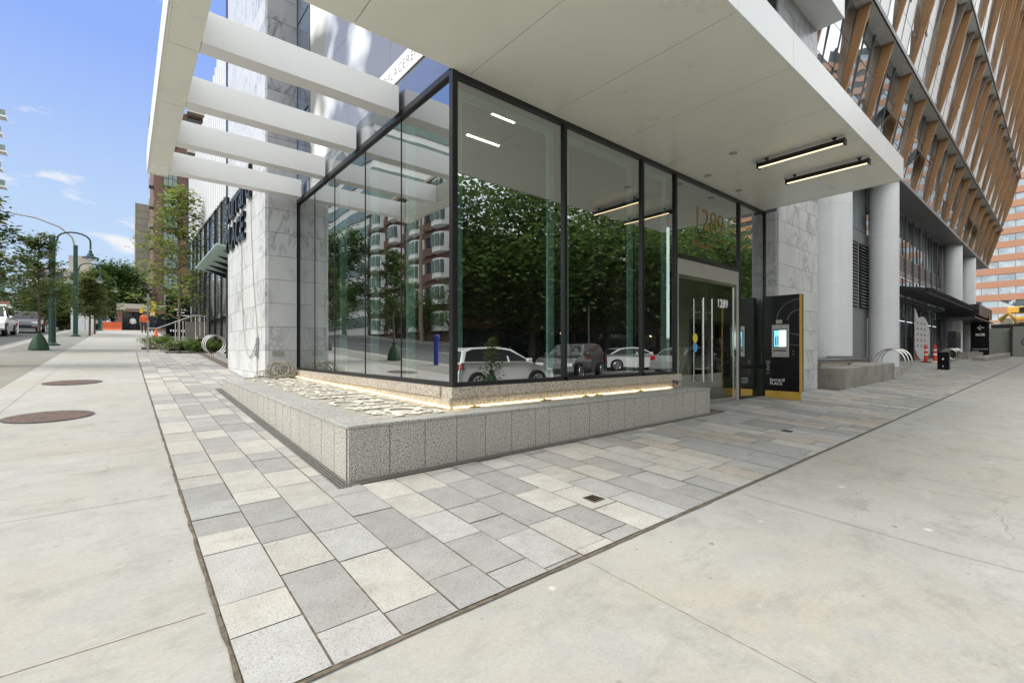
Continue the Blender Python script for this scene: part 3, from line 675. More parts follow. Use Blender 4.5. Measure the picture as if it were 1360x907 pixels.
# ------------------------------------------------------------------ things on the building
for i, (x, y0, y1) in enumerate(((8.05, 2.08, 3.30), (9.20, 2.05, 3.28))):
    t = thing('linear_light', (x, (y0 + y1) / 2, ZT), ['black linear light hanging under the canopy, closer to the glass door number', 'black linear light hanging under the canopy, next to its short far end'][i], 'light', 'black linear lights under the canopy')
    mb = MB(); mb.box(x - .045, x + .045, y0 + .02, y1 - .02, ZT - .125, ZT - .055); mb.box(x - .06, x + .06, y0, y0 + .02, ZT - .14, ZT - .05); mb.box(x - .06, x + .06, y1 - .02, y1, ZT - .14, ZT - .05); mb.box(x - .06, x - .046, y0 + .02, y1 - .02, ZT - .10, ZT - .06); mb.build('housing', 'black', t)
    mb = MB(); mb.box(x - .045, x - .022, y0 + .03, y1 - .03, ZT - .14, ZT - .126); mb.build('diffuser', 'tube', t)
    for y in (y0 + .14, y1 - .14): mb = MB(); mb.tube([(x, y, ZT - .055), (x, y, ZT - .001)], .012, 8); mb.tube([(x, y, ZT - .02), (x, y, ZT - .001)], .03, 10); mb.build('rod', 'black', t)
    mb = MB(); mb.tube([(x, y1 - .03, ZT - .06), (x, y1 + .03, ZT - .03), (x, y1 + .02, ZT - .001)], .006, 6); mb.build('cable', 'black', t)
for i, (x, y) in enumerate(((7.43, 3.42), (8.04, 4.15), (9.26, 4.15))):
    mb = MB(); mb.lathe((x, y, ZT - .012), [(.055, 0), (.065, .004), (.065, .011)], 20); mb.build('downlight', 'headgrey', None, ['round recessed downlight out in the middle of the canopy soffit', 'round recessed downlight by the head of the glass above the lobby panes', 'round recessed downlight in the soffit above the gold number'][i], 'light', 'recessed downlights in the soffit')
# wall sign
mb = MB()
txt(mb, 'burrard', 1.02, (2.19, 14.92, 4.62), (0, -1, 0), depth=.10, offset=.02)
txt(mb, 'PLACE', .86, (2.19, 14.92, 3.83), (0, -1, 0), depth=.10, offset=.02)
o = mb.build('wall_sign', 'blackgloss', None, 'black raised letters spelling burrard PLACE on the marble wall', 'sign')
for v in o.data.vertices: pass
t = thing('banner', (2.80, 5.9, 4.74), 'long white banner with thin web address fixed above the glass', 'banner')
mb = MB(); mb.box(2.792, 2.806, 4.6, 6.75, 4.74, 5.02); mb.build('board', 'white', t)
mb = MB(); txt(mb, 'BURRARDPLACERENTALS', .175, (2.790, 6.90, 4.815), (0, -1, 0), depth=.003, offset=-.003, space=1.12); mb.build('lettering', 'darktext', t)

# ------------------------------------------------------------------ planter ledge
t = thing('granite_planter', (1.47, 3.95, 0), 'low granite planter wall wrapping the glass corner', 'planter')
def zt(y): return .498 + max(0, y - 3.95) * .0145
rp = random.Random(9)
mb = MB(); x = 1.47
while x < 7.70:
    w = rp.choice([.22, .36, .36, .38, .36]); b = min(x + w, 7.72)
    mb.box(x + .004, b - .004, 3.95, 3.978, g(x, 3.95) - .1, .47); x = b
mb.box(7.672, 7.72, 4.002, 4.38, -.1, .47)
y = 4.0
while y < 10.55:
    w = rp.choice([.36, .36, .38, .3]); b = min(y + w, 10.6)
    mb.hexa([(1.47, y + .005, g(1.47, y) - .1), (1.52, y + .005, g(1.47, y) - .1), (1.52, b - .005, g(1.47, y) - .1), (1.47, b - .005, g(1.47, y) - .1), (1.47, y + .005, zt(y) - .028), (1.52, y + .005, zt(y) - .028), (1.52, b - .005, zt(b) - .028), (1.47, b - .005, zt(b) - .028)]); y = b
mb.box(1.52, 2.2, 10.56, 10.6, .2, zt(10.6) - .028)
mb.build('side_panel', 'granite', t)
mb = MB(); mb.box(1.475, 7.68, 3.98, 4.3, -.1, .465); mb.box(1.48, 1.9, 4.0, 10.5, -.1, .465); mb.build('joint_backing', 'darkgrey', t)
mb = MB(); x = 1.462
mb.box(1.462, 7.725, 3.942, 4.10, .472, .499)
mb.box(2.95, 7.725, 4.10, 4.38, .472, .4975)
ya = [4.10, 5.7, 7.3, 8.9, 10.605]
for a, b in zip(ya, ya[1:]): mb.hexa([(1.462, a + .002, zt(a) - .03), (1.80, a + .002, zt(a) - .03), (1.80, b, zt(b) - .03), (1.462, b, zt(b) - .03), (1.462, a + .002, zt(a)), (1.80, a + .002, zt(a)), (1.80, b, zt(b)), (1.462, b, zt(b))])
mb.build('coping', 'granite_top', t, bevel=.004)
mb = MB(); mb.hexa([(1.80, 4.10, .3), (2.79, 4.10, .3), (2.79, 10.53, .3), (1.80, 10.53, .3), (1.80, 4.10, zt(4.1) - .018), (2.95, 4.10, zt(4.1) - .018), (2.95, 10.53, zt(10.53) - .018), (1.80, 10.53, zt(10.53) - .018)]); mb.build('bed', 'screenbed', t)
# cut-out letter sheet lying in the planter bed
mb = MB(); rl = random.Random(21); chars = 'BOSRHAE8D6Q3UCGPNZ'
slope = Vector((0, 1, .0145)).normalized()
y = 4.28
while y < 10.2:
    sz = rl.uniform(.3, .62); x = 1.88 + rl.uniform(-.03, .15)
    while x < 2.66:
        s_ = sz * rl.uniform(.5, .95); a = R(rl.choice([0, 90, 90, 180, 270, 270, 12]))
        rgt = Vector((math.cos(a), math.sin(a), 0)); up = Vector((-math.sin(a), math.cos(a), 0))
        c = Vector((x + s_ * .3, y + s_ * .3, 0)); p = c - rgt * s_ * .33 - up * s_ * .35
        p.x = min(max(p.x, 1.86), 2.70)
        me = textmesh(rl.choice(chars), s_ * 1.0, .008, offset=.002)
        M4 = frame((p.x, p.y, 0), rgt, up); n0 = len(mb.v); mb.mesh(me, M4)
        for q in range(n0, len(mb.v)): v = mb.v[q]; xx = min(max(v[0], 1.83), 2.76); yy = min(max(v[1], 4.16), 10.4); mb.v[q] = (xx, yy, zt(yy) - .006 + v[2] + .0016 * (n0 % 5))
        x += s_ * .66
    y += sz * .66
mb.build('letter_sheet', 'letterwhite', None, 'cream sheet of overlapping cut-out letters in the planter bed', 'decorative sheet')
# LED strips
mb = MB(); mb.box(2.80, 7.30, 4.355, 4.372, .502, .519); o = mb.build('led_strip', 'led', None, 'glowing warm strip light at the foot of the plinth beside the entrance', 'strip light', 'warm strip lights along the plinth')
mb = MB(); mb.hexa([(2.735, 4.36, .505), (2.752, 4.36, .505), (2.752, 10.3, .59), (2.735, 10.3, .59), (2.735, 4.36, .522), (2.752, 4.36, .522), (2.752, 10.3, .607), (2.735, 10.3, .607)]); mb.build('led_strip', 'led', None, 'glowing warm strip light running beside the cut-out letter sheet', 'strip light', 'warm strip lights along the plinth')
for i, x in enumerate((3.0, 4.1, 4.9, 5.15, 6.2)):
    mb = MB(); mb.box(x, x + .14 + .05 * (i % 2), 4.335, 4.353, .500, .512); mb.box(x + .05, x + .08, 4.33, 4.376, .5125, .5225); mb.build('strip_clip', 'gold', None, 'small brass clip on the strip light, on the ledge beside the entrance', 'clip', 'brass clips along the strip light')
t = thing('spotlight', (7.22, 4.33, .5), 'small grey spotlight bracket standing at the end of the ledge', 'spotlight')
mb = MB(); mb.box(7.16, 7.34, 4.30, 4.36, .50, .52); mb.build('base', 'galv', t)
mb = MB(); mb.torus((7.25, 4.33, .56), .055, .012, 'y', 12, 6, 0, 200); mb.tube([(7.20, 4.33, .52), (7.2, 4.33, .60)], .014, 8); mb.tube([(7.21, 4.33, .62), (7.30, 4.30, .60)], .026, 10); mb.build('bracket', 'darkgrey', t)
# drain grates
mb = MB()
y0, y1 = 3.86, 10.7
def dgx(a, b, c, d, z): return [(p, q, g(p, q) + z) for p, q in ((a, c), (b, c), (b, d), (a, d))]
mb.quad(dgx(1.355, 1.467, y0, y1, .0085), 1)
for x in (1.357, 1.385, 1.413, 1.441, 1.46): mb.hexa(dgx(x, x + .006, y0, y1, .009) + dgx(x, x + .006, y0, y1, .016))
y = y0
while y < y1: mb.hexa(dgx(1.355, 1.467, y, y + .006, .009) + dgx(1.355, 1.467, y, y + .006, .0155)); y += .035
mb.build('drain_grate', ['galv', 'blackgloss'], None, 'long slotted steel drain grate running up the sloping side of the planter', 'drain grate', fix=True)
mb = MB(); mb.quad(dgx(1.47, 7.95, 3.875, 3.945, .0085), 1)
for y in (3.877, 3.90, 3.92, 3.938): mb.hexa(dgx(1.47, 7.95, y, y + .007, .009) + dgx(1.47, 7.95, y, y + .007, .016))
mb.build('drain_grate', ['galv', 'darkgrey'], None, 'narrow slotted drain grate along the level front of the planter', 'drain grate', fix=True)
for i, (x, y) in enumerate(((2.93, 2.48), (7.28, 2.59))):
    mb = MB(); mb.box(x - .065, x + .065, y - .065, y + .065, g(x, y) + .004, g(x, y) + .012)
    for k in range(4): mb.box(x - .055, x + .055, y - .05 + k * .03, y - .038 + k * .03, g(x, y) + .012, g(x, y) + .016, 1)
    mb.build('floor_drain', ['manhole', 'blackgloss'], None, ['small square drain in the paving in front of the planter', 'small square drain in the paving out from the kiosk'][i], 'drain', 'small square drains in the paving')
for i, (x, y) in enumerate(((-.78, 8.8), (-.81, 13.0))):
    t = thing('manhole_cover', (x, y, g(x, y)), ['round rusty manhole cover, the larger looking one in the sidewalk', 'round manhole cover further up the sloping sidewalk'][i], 'manhole cover', 'manhole covers in the sidewalk')
    def disc(r, z): return [(x + r * math.cos(2 * math.pi * k / 32), y + r * math.sin(2 * math.pi * k / 32), g(x + r * math.cos(2 * math.pi * k / 32), y + r * math.sin(2 * math.pi * k / 32)) + z) for k in range(32)]
    mb = MB(); mb.quad(disc(.46, .0075)); mb.build('rim', 'darkgrey', t)
    mb = MB(); mb.quad(disc(.435, .011))
    for a in range(-5, 6):
        for b in range(-5, 6):
            if math.hypot(a, b) * .075 < .39 and (a + b) % 2 == 0: px, py = x + a * .075, y + b * .075; mb.hexa(dgx(px - .032, px + .032, py - .032, py + .032, .011) + dgx(px - .03, px + .03, py - .03, py + .03, .015))
    mb.build('cover', 'manhole', t, fix=True)
# cable heap, hanging cable, junction box
rc = random.Random(5)
mb = MB()
for k in range(26):
    cx, cy = (2.40 + rc.uniform(-.10, .14), 10.22 + rc.uniform(-.07, .08)); r1 = rc.uniform(.12, .24); h = rc.uniform(.02, .30); P = []
    if k > 20: cx -= .28; r1 *= .6; h *= .5
    tilt = rc.uniform(-.5, .5); ph = rc.uniform(0, 6.28)
    for i in range(25):
        a = ph + 2 * math.pi * i / 24 * 1.02; P.append((cx + r1 * math.cos(a), cy + r1 * .38 * math.sin(a) + rc.uniform(-.006, .006), max(zt(cy) + .02, zt(cy) + .03 + h * .5 + h * .5 * math.sin(a + tilt) + rc.uniform(-.008, .008))))
    mb.tube(P, .0085, 6)
mb.tube([(1.75, 10.1, .61), (1.95, 10.15, .605), (2.1, 10.2, .62), (2.3, 10.2, .61)], .012, 6)
mb.build('cable_coil', 'cable', None, 'tangled heap of grey cable on the ledge against the marble pier', 'cable', smooth=True)
mb = MB(); P = []
for z, yy in ((5.9, 12.0), (4.5, 11.85), (3.6, 11.75), (2.6, 11.55), (1.9, 11.3), (1.42, 11.18)): P.append((2.19, yy, z))
mb.tube(P, .009, 6)
P = [(2.19, 12.9, 3.8)] + [(2.18, 12.6 - k * .12, 1.0 + .0 + .55 * ((k - 5) / 6) ** 2 * (1.6 if k < 5 else .5)) for k in range(0, 12)]
mb.tube([(2.19, 12.95, 5.0), (2.19, 12.9, 3.4), (2.18, 12.8, 2.4)] + P[1:], .010, 6)
mb.tube([(2.19, 11.2, 1.1), (2.19, 11.2, .64)], .010, 6)
mb.build('hanging_cable', 'cable', None, 'thin cables dropping down the marble wall under the raised letters', 'cable', smooth=True)
mb = MB(); mb.box(2.185, 2.208, 11.10, 11.27, 1.0, 1.42); mb.box(2.15, 2.184, 11.12, 11.24, 1.02, 1.15)
for k in range(7): mb.box(2.176, 2.184, 11.09, 11.28, 1.17 + k * .035, 1.185 + k * .035)
mb.build('junction_box', 'galv', None, 'small metal junction box on the marble wall above the cable', 'junction box')
mb = MB(); mb.box(2.62, 2.745, 10.30, 10.42, .59, .70); mb.build('power_supply_box', 'midgrey', None, 'small grey electrical box at the corner of ledge, marble and glass', 'electrical box', bevel=.008)

# ------------------------------------------------------------------ kiosk
k0, k1 = 3.62, 4.33; KX = 10.86; zg = g(11, 4)
t = thing('entry_kiosk', (11, 3.97, zg), 'tall black and gold entry kiosk with lit screen standing before the marble', 'kiosk')
mb = MB(); mb.box(KX, KX + .14, k0, k1, zg + .17, 2.33); mb.build('panel', 'blackgloss', t, bevel=.004)
mb = MB(); mb.box(KX - .0, KX + .07, k0 - .035, k0 - .001, zg + .17, 2.335); mb.build('gold_edge', 'gold', t)
mb = MB(); mb.box(KX + .072, KX + .145, k0 - .03, k0 - .001, zg + .17, 2.33); mb.build('side_edge', 'blackgloss', t)
mb = MB(); mb.box(KX + .01, KX + .13, k0 + .005, k1 - .03, zg - .03, zg + .168); mb.build('base', 'gold', t)
Q = bpy.data.objects.new('console', None); COL.objects.link(Q); Q.parent = t
ys, ye_ = k1 - .18, k1 - .52
mb = MB(); mb.box(KX - .035, KX - .001, ye_, ys, 1.00, 1.70); mb.build('housing', 'galv', Q, bevel=.006)
mb = MB(); mb.box(KX - .039, KX - .036, ye_ + .035, ys - .04, 1.20, 1.60); mb.box(KX - .039, KX - .036, ye_ + .05, ys - .03, 1.125, 1.155); mb.build('bezel', 'black', Q)
mb = MB(); mb.box(KX - .043, KX - .040, ye_ + .05, ys - .055, 1.225, 1.575); mb.build('screen', 'screen', Q)
mb = MB(); mb.box(KX - .0455, KX - .0435, ys - .10, ys - .075, 1.25, 1.44); mb.box(KX - .0455, KX - .0435, ys - .145, ys - .12, 1.25, 1.46)
mb.build('picture', 'darkgrey', Q)
mb = MB(); mb.box(KX - .05, KX - .001, ye_ + .13, ys - .09, 1.72, 1.80); mb.build('camera_plate', 'galv', Q)
mb = MB()
for (r_, cz) in ((.44, 1.78), (.22, 1.78)):
    mb.torus((KX - .003, k0, cz), r_, .0035, 'x', 24, 4, 0, 90)
mb.torus((KX - .003, k0, 1.98), .5, .003, 'x', 10, 4, 271, 290); mb.torus((KX - .003, k0, 1.75), .5, .003, 'x', 10, 4, 271, 290)
mb.build('arc_line', 'greytext', t)
mb = MB(); txt(mb, 'burrard', .095, (KX - .003, k1 - .13, .48), (0, -1, 0), depth=.003); txt(mb, 'PLACE', .088, (KX - .003, k1 - .13, .40), (0, -1, 0), depth=.003); mb.build('lettering', 'whitetext', t)
mb = MB(); txt(mb, '1 INNE', .10, (KX - .003, k1 - .13, .62), (0, 0, 1), (0, 1, 0), depth=.003, offset=-.001); mb.build('number_lettering', 'greytext', t)
mb = MB(); mb.box(KX - .01, KX - .001, k0 + .10, k0 + .13, 1.12, 1.14); mb.torus((KX - .004, k0 + .115, 1.06), .015, .004, 'x', 10, 4); mb.build('button', 'midgrey', t)
# ------------------------------------------------------------------ office tower on columns
T = thing('office_tower', (13.74, 5.2, 0), 'tall leaning office block with terracotta fins, on white round columns', 'building')
XE = 66.9
tiers = [(9.42, 13.0, 5.2, 4.2), (13.0, 17.95, 4.2, 3.0), (17.95, 24.2, 3.0, 1.8)]
# soffit of the overhang and its edge
mb = MB(); x = 13.75
while x < XE: mb.box(x, min(x + 3.14, XE) - .012, 5.24, 6.7, 9.36, 9.4); x += 3.15
mb.build('soffit', 'midgrey', T)
mb = MB(); mb.box(13.75, XE, 5.17, 5.236, 9.30, 9.46); mb.build('edge_beam', 'midgrey', T)
# far end wall and core
mb = MB(); mb.prism([(XE - .3, 5.6, 9.45), (XE - .3, 5.1, 13), (XE - .3, 4.0, 18), (XE - .3, 3.0, 24), (XE - .3, 12, 24), (XE - .3, 12, 9.45)], (.28, 0, 0)); mb.build('end_wall', 'taupe', T)
mb = MB(); mb.box(13.76, XE, 7.4, 12, 9.45, 24); mb.build('core_wall', 'darkgrey', T)
rt = random.Random(31)
for ti, (z0, z1, ya_, yb_) in enumerate(tiers):
    yt = yb_ + .44                       # glass line at the top of the tier, under the ledge
    # ledge
    mb = MB(); mb.box(13.75, XE + .02, yb_ - .02, yb_ + .03, z1 - .10, z1 + .10); mb.build('ledge', 'black', T)
    mb = MB(); x = 13.75
    while x < XE: mb.box(x, min(x + 1.06, XE), yb_ + .034, yb_ + .85, z1 - .07, z1 - .03); x += 1.08
    mb.build('ledge_soffit', 'column', T)
    x = 13.0 + .15
    nb = 0
    while x < XE - 1:
        xb = min(x + 3.15, XE)
        if xb > 13.8:
            xa = max(x, 13.8)
            yb0 = ya_ + .15
            def YY(z, off=0): return yb0 + (yt - yb0) * (z - z0) / (z1 - z0) + off
            # glass or white cladding between fins
            cols = fr(xa + .02, xb - .02, 1.05); rows = 4 if ti else 3
            gm = MB(); wm = MB(); fm = MB()
            for ci, (p, q) in enumerate(zip(cols, cols[1:])):
                for ri in range(rows):
                    a, b = z0 + .1 + (z1 - z0 - .2) * ri / rows, z0 + .1 + (z1 - z0 - .2) * (ri + 1) / rows - .03
                    white = ti > 0 and ci < 2
                    k1_, k2_ = rt.uniform(-.014, .014), rt.uniform(-.010, .010)
                    tgt = wm if white else gm
                    if white: k1_ = k2_ = 0
                    tgt.hexa([(p + .012, YY(a) - k1_, a), (q - .012, YY(a) + k1_, a), (q - .012, YY(a) + .04 + k1_, a), (p + .012, YY(a) + .04 - k1_, a), (p + .012, YY(b) - k1_ + k2_, b), (q - .012, YY(b) + k1_ + k2_, b), (q - .012, YY(b) + .04, b), (p + .012, YY(b) + .04, b)])
                fm.hexa([(q - .02, YY(z0) - .03, z0 + .1), (q + .02, YY(z0) - .03, z0 + .1), (q + .02, YY(z0) + .06, z0 + .1), (q - .02, YY(z0) + .06, z0 + .1), (q - .02, YY(z1) - .03, z1 - .1), (q + .02, YY(z1) - .03, z1 - .1), (q + .02, YY(z1) + .06, z1 - .1), (q - .02, YY(z1) + .06, z1 - .1)])
            fm.box(xa, xb, YY(z0) + .05, YY(z0) + .12, z0 + .08, z1 - .1) if False else None
            if gm.f: gm.build('window', 'towerglass', T)
            if wm.f:
                w = wm.build('cladding_panel', 'ribwhite', T)
                vm = MB()
                for dx in (0, .22): zc = z0 + .38 * (z1 - z0); vm.box(xa + .9 + dx, xa + 1.06 + dx, YY(zc) - .03, YY(zc) - .004, zc, zc + .34)
                vm.build('vent', 'black', T) if xa < 50 and ti < 2 else None
            fm.build('window_frame', 'darkgrey' if ti == 0 else 'taupe', T)
            if (ti, nb) in ((0, 3), (0, 5), (0, 11), (0, 12)  ):
                om = MB(); zc = z0 + (z1 - z0) * .55; p = xa + 2.05; y_ = YY(zc) - .02
                om.hexa([(p, y_ - .42, zc - .75), (p + .95, y_ - .42, zc - .75), (p + .95, y_ - .36, zc - .72), (p, y_ - .36, zc - .72), (p, y_ - .05, zc), (p + .95, y_ - .05, zc), (p + .95, y_, zc + .02), (p, y_, zc + .02)])
                om.build('open_window', 'midgrey', T)
        # fin, a wedge that deepens upwards
        if xb < XE + .1 and xb > 13.8:
            fx = xb; w = .10
            if ti == 0: prof = [(ya_ + .02, z0 + .06), (YY(z0) , z0 + .06), (YY(z1), z1 - .08), (yb_ + .08, z1 - .08)]
            else: prof = [(ya_ + .06, z0 + .12), (YY(z0) + .02, z0 + .12), (YY(z1), z1 - .08), (yb_ + .05, z1 - .08), (ya_ + (yb_ - ya_) * .5 - .03, z0 + (z1 - z0) * .5)]
            fb = MB(); fb.prism([(fx - w / 2, a, b) for a, b in prof], (w, 0, 0)); fb.build('fin', 'wood', T, fix=True)
            if ti > 0:
                fx -= .9 ; prof2 = [(YY(z0) - .04, z0 + 1.0), (YY(z0) + .02, z0 + 1.0), (YY(z1), z1 - .08), (yb_ + .15, z1 - .08)]
                fb = MB(); fb.prism([(fx - w / 2, a, b) for a, b in prof2], (w, 0, 0)); fb.build('fin', 'wood' if ti == 2 else 'taupe', T, fix=True)
        x += 3.15; nb += 1
# columns
for (x, y, r_) in ((20.9, 5.80, .60), (28.7, 5.85, .60), (50.0, 5.85, .55), (57.6, 5.85, .60)):
    mb = MB(); zb = g(x, y) + (.62 if x < 22 else -.05); zs = [zb, 3.55, 6.6, 9.36]
    for a, b in zip(zs, zs[1:]): mb.lathe((x, y, 0), [(r_ - .012, a), (r_, a + .012), (r_, b - .012), (r_ - .012, b)], 40)
    mb.build('column', 'column', T, smooth=True)
mb = MB(); mb.box(17.8, 22.2, 5.0, 6.45, .1, .84, 0); mb.box(17.83, 22.17, 4.98, 4.999, .66, .82, 1); mb.build('column_plinth', ['midgrey', 'darkgrey'], T)
# recessed ground floor wall
zz = g(26, 6.5) - .1
mb = MB()
mb.box(13.74, 22.5, 6.5, 6.6, 0, 9.36); mb.box(31.8, 32.6, 6.40, 6.6, .2, 9.36)
mb.build('recessed_wall', 'white', T)
mb = MB(); mb.box(22.5, 31.8, 6.5, 6.6, zz, 6.9); mb.build('service_wall', 'midgrey', T)
for (a, b) in ((25.2, 26.95), (27.25, 29.2)):
    mb = MB(); mb.box(a, b, 6.46, 6.499, 3.2, 6.3, 1); z = 3.25
    while z < 6.25: mb.hexa([(a + .06, 6.40, z), (b - .06, 6.40, z), (b - .06, 6.455, z + .06), (a + .06, 6.455, z + .06), (a + .06, 6.405, z + .02), (b - .06, 6.405, z + .02), (b - .06, 6.458, z + .075), (a + .06, 6.458, z + .075)]); z += .15
    mb.build('louvre', ['midgrey', 'blackgloss'], T)
mb = MB(); mb.box(28.6, 30.0, 6.44, 6.499, .2, 2.75); mb.box(28.72, 28.8, 6.40, 6.438, 1.2, 1.35, 1); mb.build('service_door', ['column', 'black'], T)
for a, b in ((22.5, 24.5), (24.54, 26.5), (26.54, 28.5), (28.54, 31.8)): mb = MB(); mb.box(a, b, 6.5, 6.56, 6.94, 9.34); mb.build('window', 'towerglass', T)
xs = fr(32.6, 49.4, 2.1)
for i, (a, b) in enumerate(zip(xs, xs[1:])):
    for (c, d) in ((.3, 2.9), (2.94, 4.3), (4.34, 5.55), (6.85, 9.3)):
        mb = MB(); n_ = 3 if c > 6 else 1
        for j in range(n_): mb.box(a + .03 + (b - a - .06) * j / n_, a + .03 + (b - a - .06) * (j + 1) / n_ - .02, 6.5, 6.54 , c, d)
        o = mb.build('window', 'towerglass', T)
    mb = MB(); mb.box(a, b, 6.46, 6.5, 5.56, 6.84); z = 5.95
    while z < 6.75: mb.box(a + .12, b - .12, 6.445, 6.459, z, z + .06, 1); z += .11
    mb.build('louvre', ['midgrey', 'blackgloss'], T)
    mb = MB(); mb.box(a - .04, a + .04, 6.38, 6.458, .3, 9.34); mb.build('mullion', 'darkgrey', T)
mb = MB(); mb.box(49.4, 66, 6.5, 6.7, .3, 9.36); mb.build('recessed_wall', 'midgrey', T)
# black slatted awning
A = bpy.data.objects.new('slatted_awning', None); COL.objects.link(A); A.parent = T
mb = MB()
mb.box(31, 48.5, 6.1, 6.3, 3.9, 4.15); mb.hexa([(31, 4.55, 4.05), (48.6, 4.55, 4.05), (48.6, 4.62, 4.05), (31, 4.62, 4.05), (31, 4.55, 4.25), (48.6, 4.55, 4.25), (48.6, 4.62, 4.25), (31, 4.62, 4.25)])
mb.build('frame', 'black', A)
mb = MB(); x = 31
while x < 48.5: mb.hexa([(x, 4.3, 4.12), (x + .09, 4.3, 4.12), (x + .09, 6.35, 4.4), (x, 6.35, 4.4), (x, 4.3, 4.24), (x + .09, 4.3, 4.24), (x + .09, 6.35, 4.62), (x, 6.35, 4.62)]); x += .62
mb.build('slat', 'black', A)
mb = MB(); mb.box(49, 58, 4.3, 6.2, 3.75, 4.6); mb.box(46, 58.3, 4.25, 6.3, 3.45, 3.55); mb.build('portal', 'black', A)

# ------------------------------------------------------------------ street furniture on the main street
zg = g(14.5, 3.8)
t = thing('concrete_planter', (14.45, 3.75, zg), 'low weathered concrete planter in front of the first white column', 'planter')
mb = MB(); mb.hexa([(14.45, 3.72, -.1), (19.7, 3.72, -.1), (19.7, 4.9, -.1), (14.45, 4.9, -.1), (14.45, 3.72, .67), (19.7, 3.72, .73), (19.7, 4.9, .73), (14.45, 4.9, .67)]); mb.hexa([(14.45, 4.91, -.1), (17.5, 4.91, -.1), (17.5, 6.3, -.1), (14.45, 6.3, -.1), (14.45, 4.91, .67), (17.5, 4.91, .7), (17.5, 6.3, .7), (14.45, 6.3, .67)]); mb.build('block', 'planter_conc', t, bevel=.015)
mb = MB(); mb.box(14.6, 17.6, 4.35, 4.44, .74, .80); mb.box(14.6, 14.7, 4.36, 4.43, .66, .74); mb.box(17.3, 17.4, 4.36, 4.43, .66, .74); mb.build('timber_rail', 'barklight', t)
def bike_rack(x, y, n, dx, lab, Rr=.36, ax='y', grp='round hoop bike racks', lean=0):
    t = thing('bike_rack', (x, y, g(x, y)), lab, 'bike rack', grp)
    for k in range(n):
        mb = MB(); cx, cy = (x + k * dx, y) if ax == 'x' else (x, y + k * dx)
        z = g(cx, cy) + Rr + .10
        mb.torus((cx, cy, z), Rr, .024, ax, 30, 8, -70 if 1 else 0, 250)
        for s in (-1, 1):
            q = Rr * math.cos(R(70)); a = (cx, cy + s * q, z - Rr * math.sin(R(70))) if ax == 'x' else (cx + s * q, cy, z - Rr * math.sin(R(70)))
            mb.tube([a, (a[0], a[1], g(cx, cy))], .024, 8)
        mb.build('hoop', 'steel', t, smooth=True)
    return t
bike_rack(20.9, 4.1, 3, .55, 'steel hoop bike rack rising behind the weathered concrete planter', .44, 'x')
bike_rack(39.0, 4.75, 4, .9, 'steel hoop bike rack beyond the black bin', .36, 'x')
zb = g(28.7, 3.65)
t = thing('litter_bin', (28.7, 3.65, zb), 'square black litter bin standing alone on the main sidewalk', 'bin')
mb = MB(); mb.box(28.5, 28.9, 3.46, 3.86, zb, zb + .80); mb.build('body', 'blackgloss', t, bevel=.02)
mb = MB(); mb.box(28.492, 28.499, 3.63, 3.69, zb + .46, zb + .53); mb.box(28.492, 28.499, 3.64, 3.68, zb + .14, zb + .19); mb.build('badge', 'whitetext', t)
for i, (x, y) in enumerate(((35.9, 5.35), (37.3, 5.15))):
    z = g(x, y); t = thing('delineator_post', (x, y, z), ['orange delineator post closest to the white sign board', 'orange delineator post behind the black bin'][i], 'delineator', 'orange delineator posts')
    mb = MB(); mb.lathe((x, y, z), [(.25, 0), (.25, .05), (.12, .06)], 16); mb.build('base', 'black' if i == 0 else 'whitetext', t)
    mb = MB(); mb.lathe((x, y, z + .06), [(.10, 0), (.085, .5), (.075, .88)], 16); mb.torus((x, y, z + .98), .06, .025, 'x', 12, 6); mb.build('post', 'red', t, smooth=True)
    mb = MB(); mb.lathe((x, y, z), [(.095, .42), (.094, .52)], 16); mb.lathe((x, y, z), [(.088, .68), (.086, .78)], 16); mb.build('reflective_band', 'whitetext', t)
z = g(38, 6)
t = thing('sign_board', (38, 6.2, z), 'tall white wavy edged sign board with faint logos beside the entry', 'sign board')
pf = lambda s: 0
pts = []
X0, X1 = 37.7, 42.4
top = [(X0, 3.75), (X0 + .5, 3.5), (X0 + .9, 3.25), (X0 + 1.3, 3.15), (X0 + 1.8, 3.3), (X0 + 2.6, 3.35), (X0 + 3.4, 3.2), (X0 + 4.1, 2.9), (X1, 2.45)]
bot = [(X1, .8), (X1 - .8, .95), (X1 - 1.5, .8), (X1 - 2.3, .5), (X1 - 3.1, .55), (X1 - 4.0, .8), (X0, 1.2)]
mb = MB(); mb.prism([(a, 6.12, b) for a, b in top + bot], (0, .04, 0)); mb.build('board', 'pinkwhite', t, fix=True)
mb = MB(); mb.box(X0, X1, 6.165, 6.2, .45, 2.0); mb.build('backing', 'rust', t)
mb = MB()
for a in (.5, 1.6, 2.7):
    for k in range(5): mb.box(X0 + a, X0 + a + .45, 6.112, 6.119, 1.35 + k * .36, 1.5 + k * .36)
mb.build('logo', 'midgrey', t)
z = g(47.5, 5.2)
t = thing('equipment_cabinet', (47.5, 5.3, z), 'plain black cabinet standing in front of the far white columns', 'cabinet')
mb = MB(); mb.box(44.6, 46.8, 5.05, 5.5, z - .1, z + 1.95); mb.build('body', 'black', t, bevel=.02)
mb = MB(); mb.box(44.8, 46.6, 5.035, 5.049, z + .1, z + 1.85); mb.build('door', 'blackgloss', t)
z = g(55, 4.5)
t = thing('stone_planter', (50, 4.0, z), 'long low grey planter wall below the black arrow sign', 'planter')
mb = MB(); mb.box(46, 60, 4.6, 5.4, z - .2, z + .42); mb.hexa([(44, 3.55, z - .3), (56, 3.1, z - .3), (56, 3.5, z - .3), (44, 4.2, z - .3), (44, 3.55, z + .02), (56, 3.1, z + .36), (56, 3.5, z + .36), (44, 4.2, z + .12)]); mb.build('wall', 'planter_conc', t)
z = g(55, 4.6)
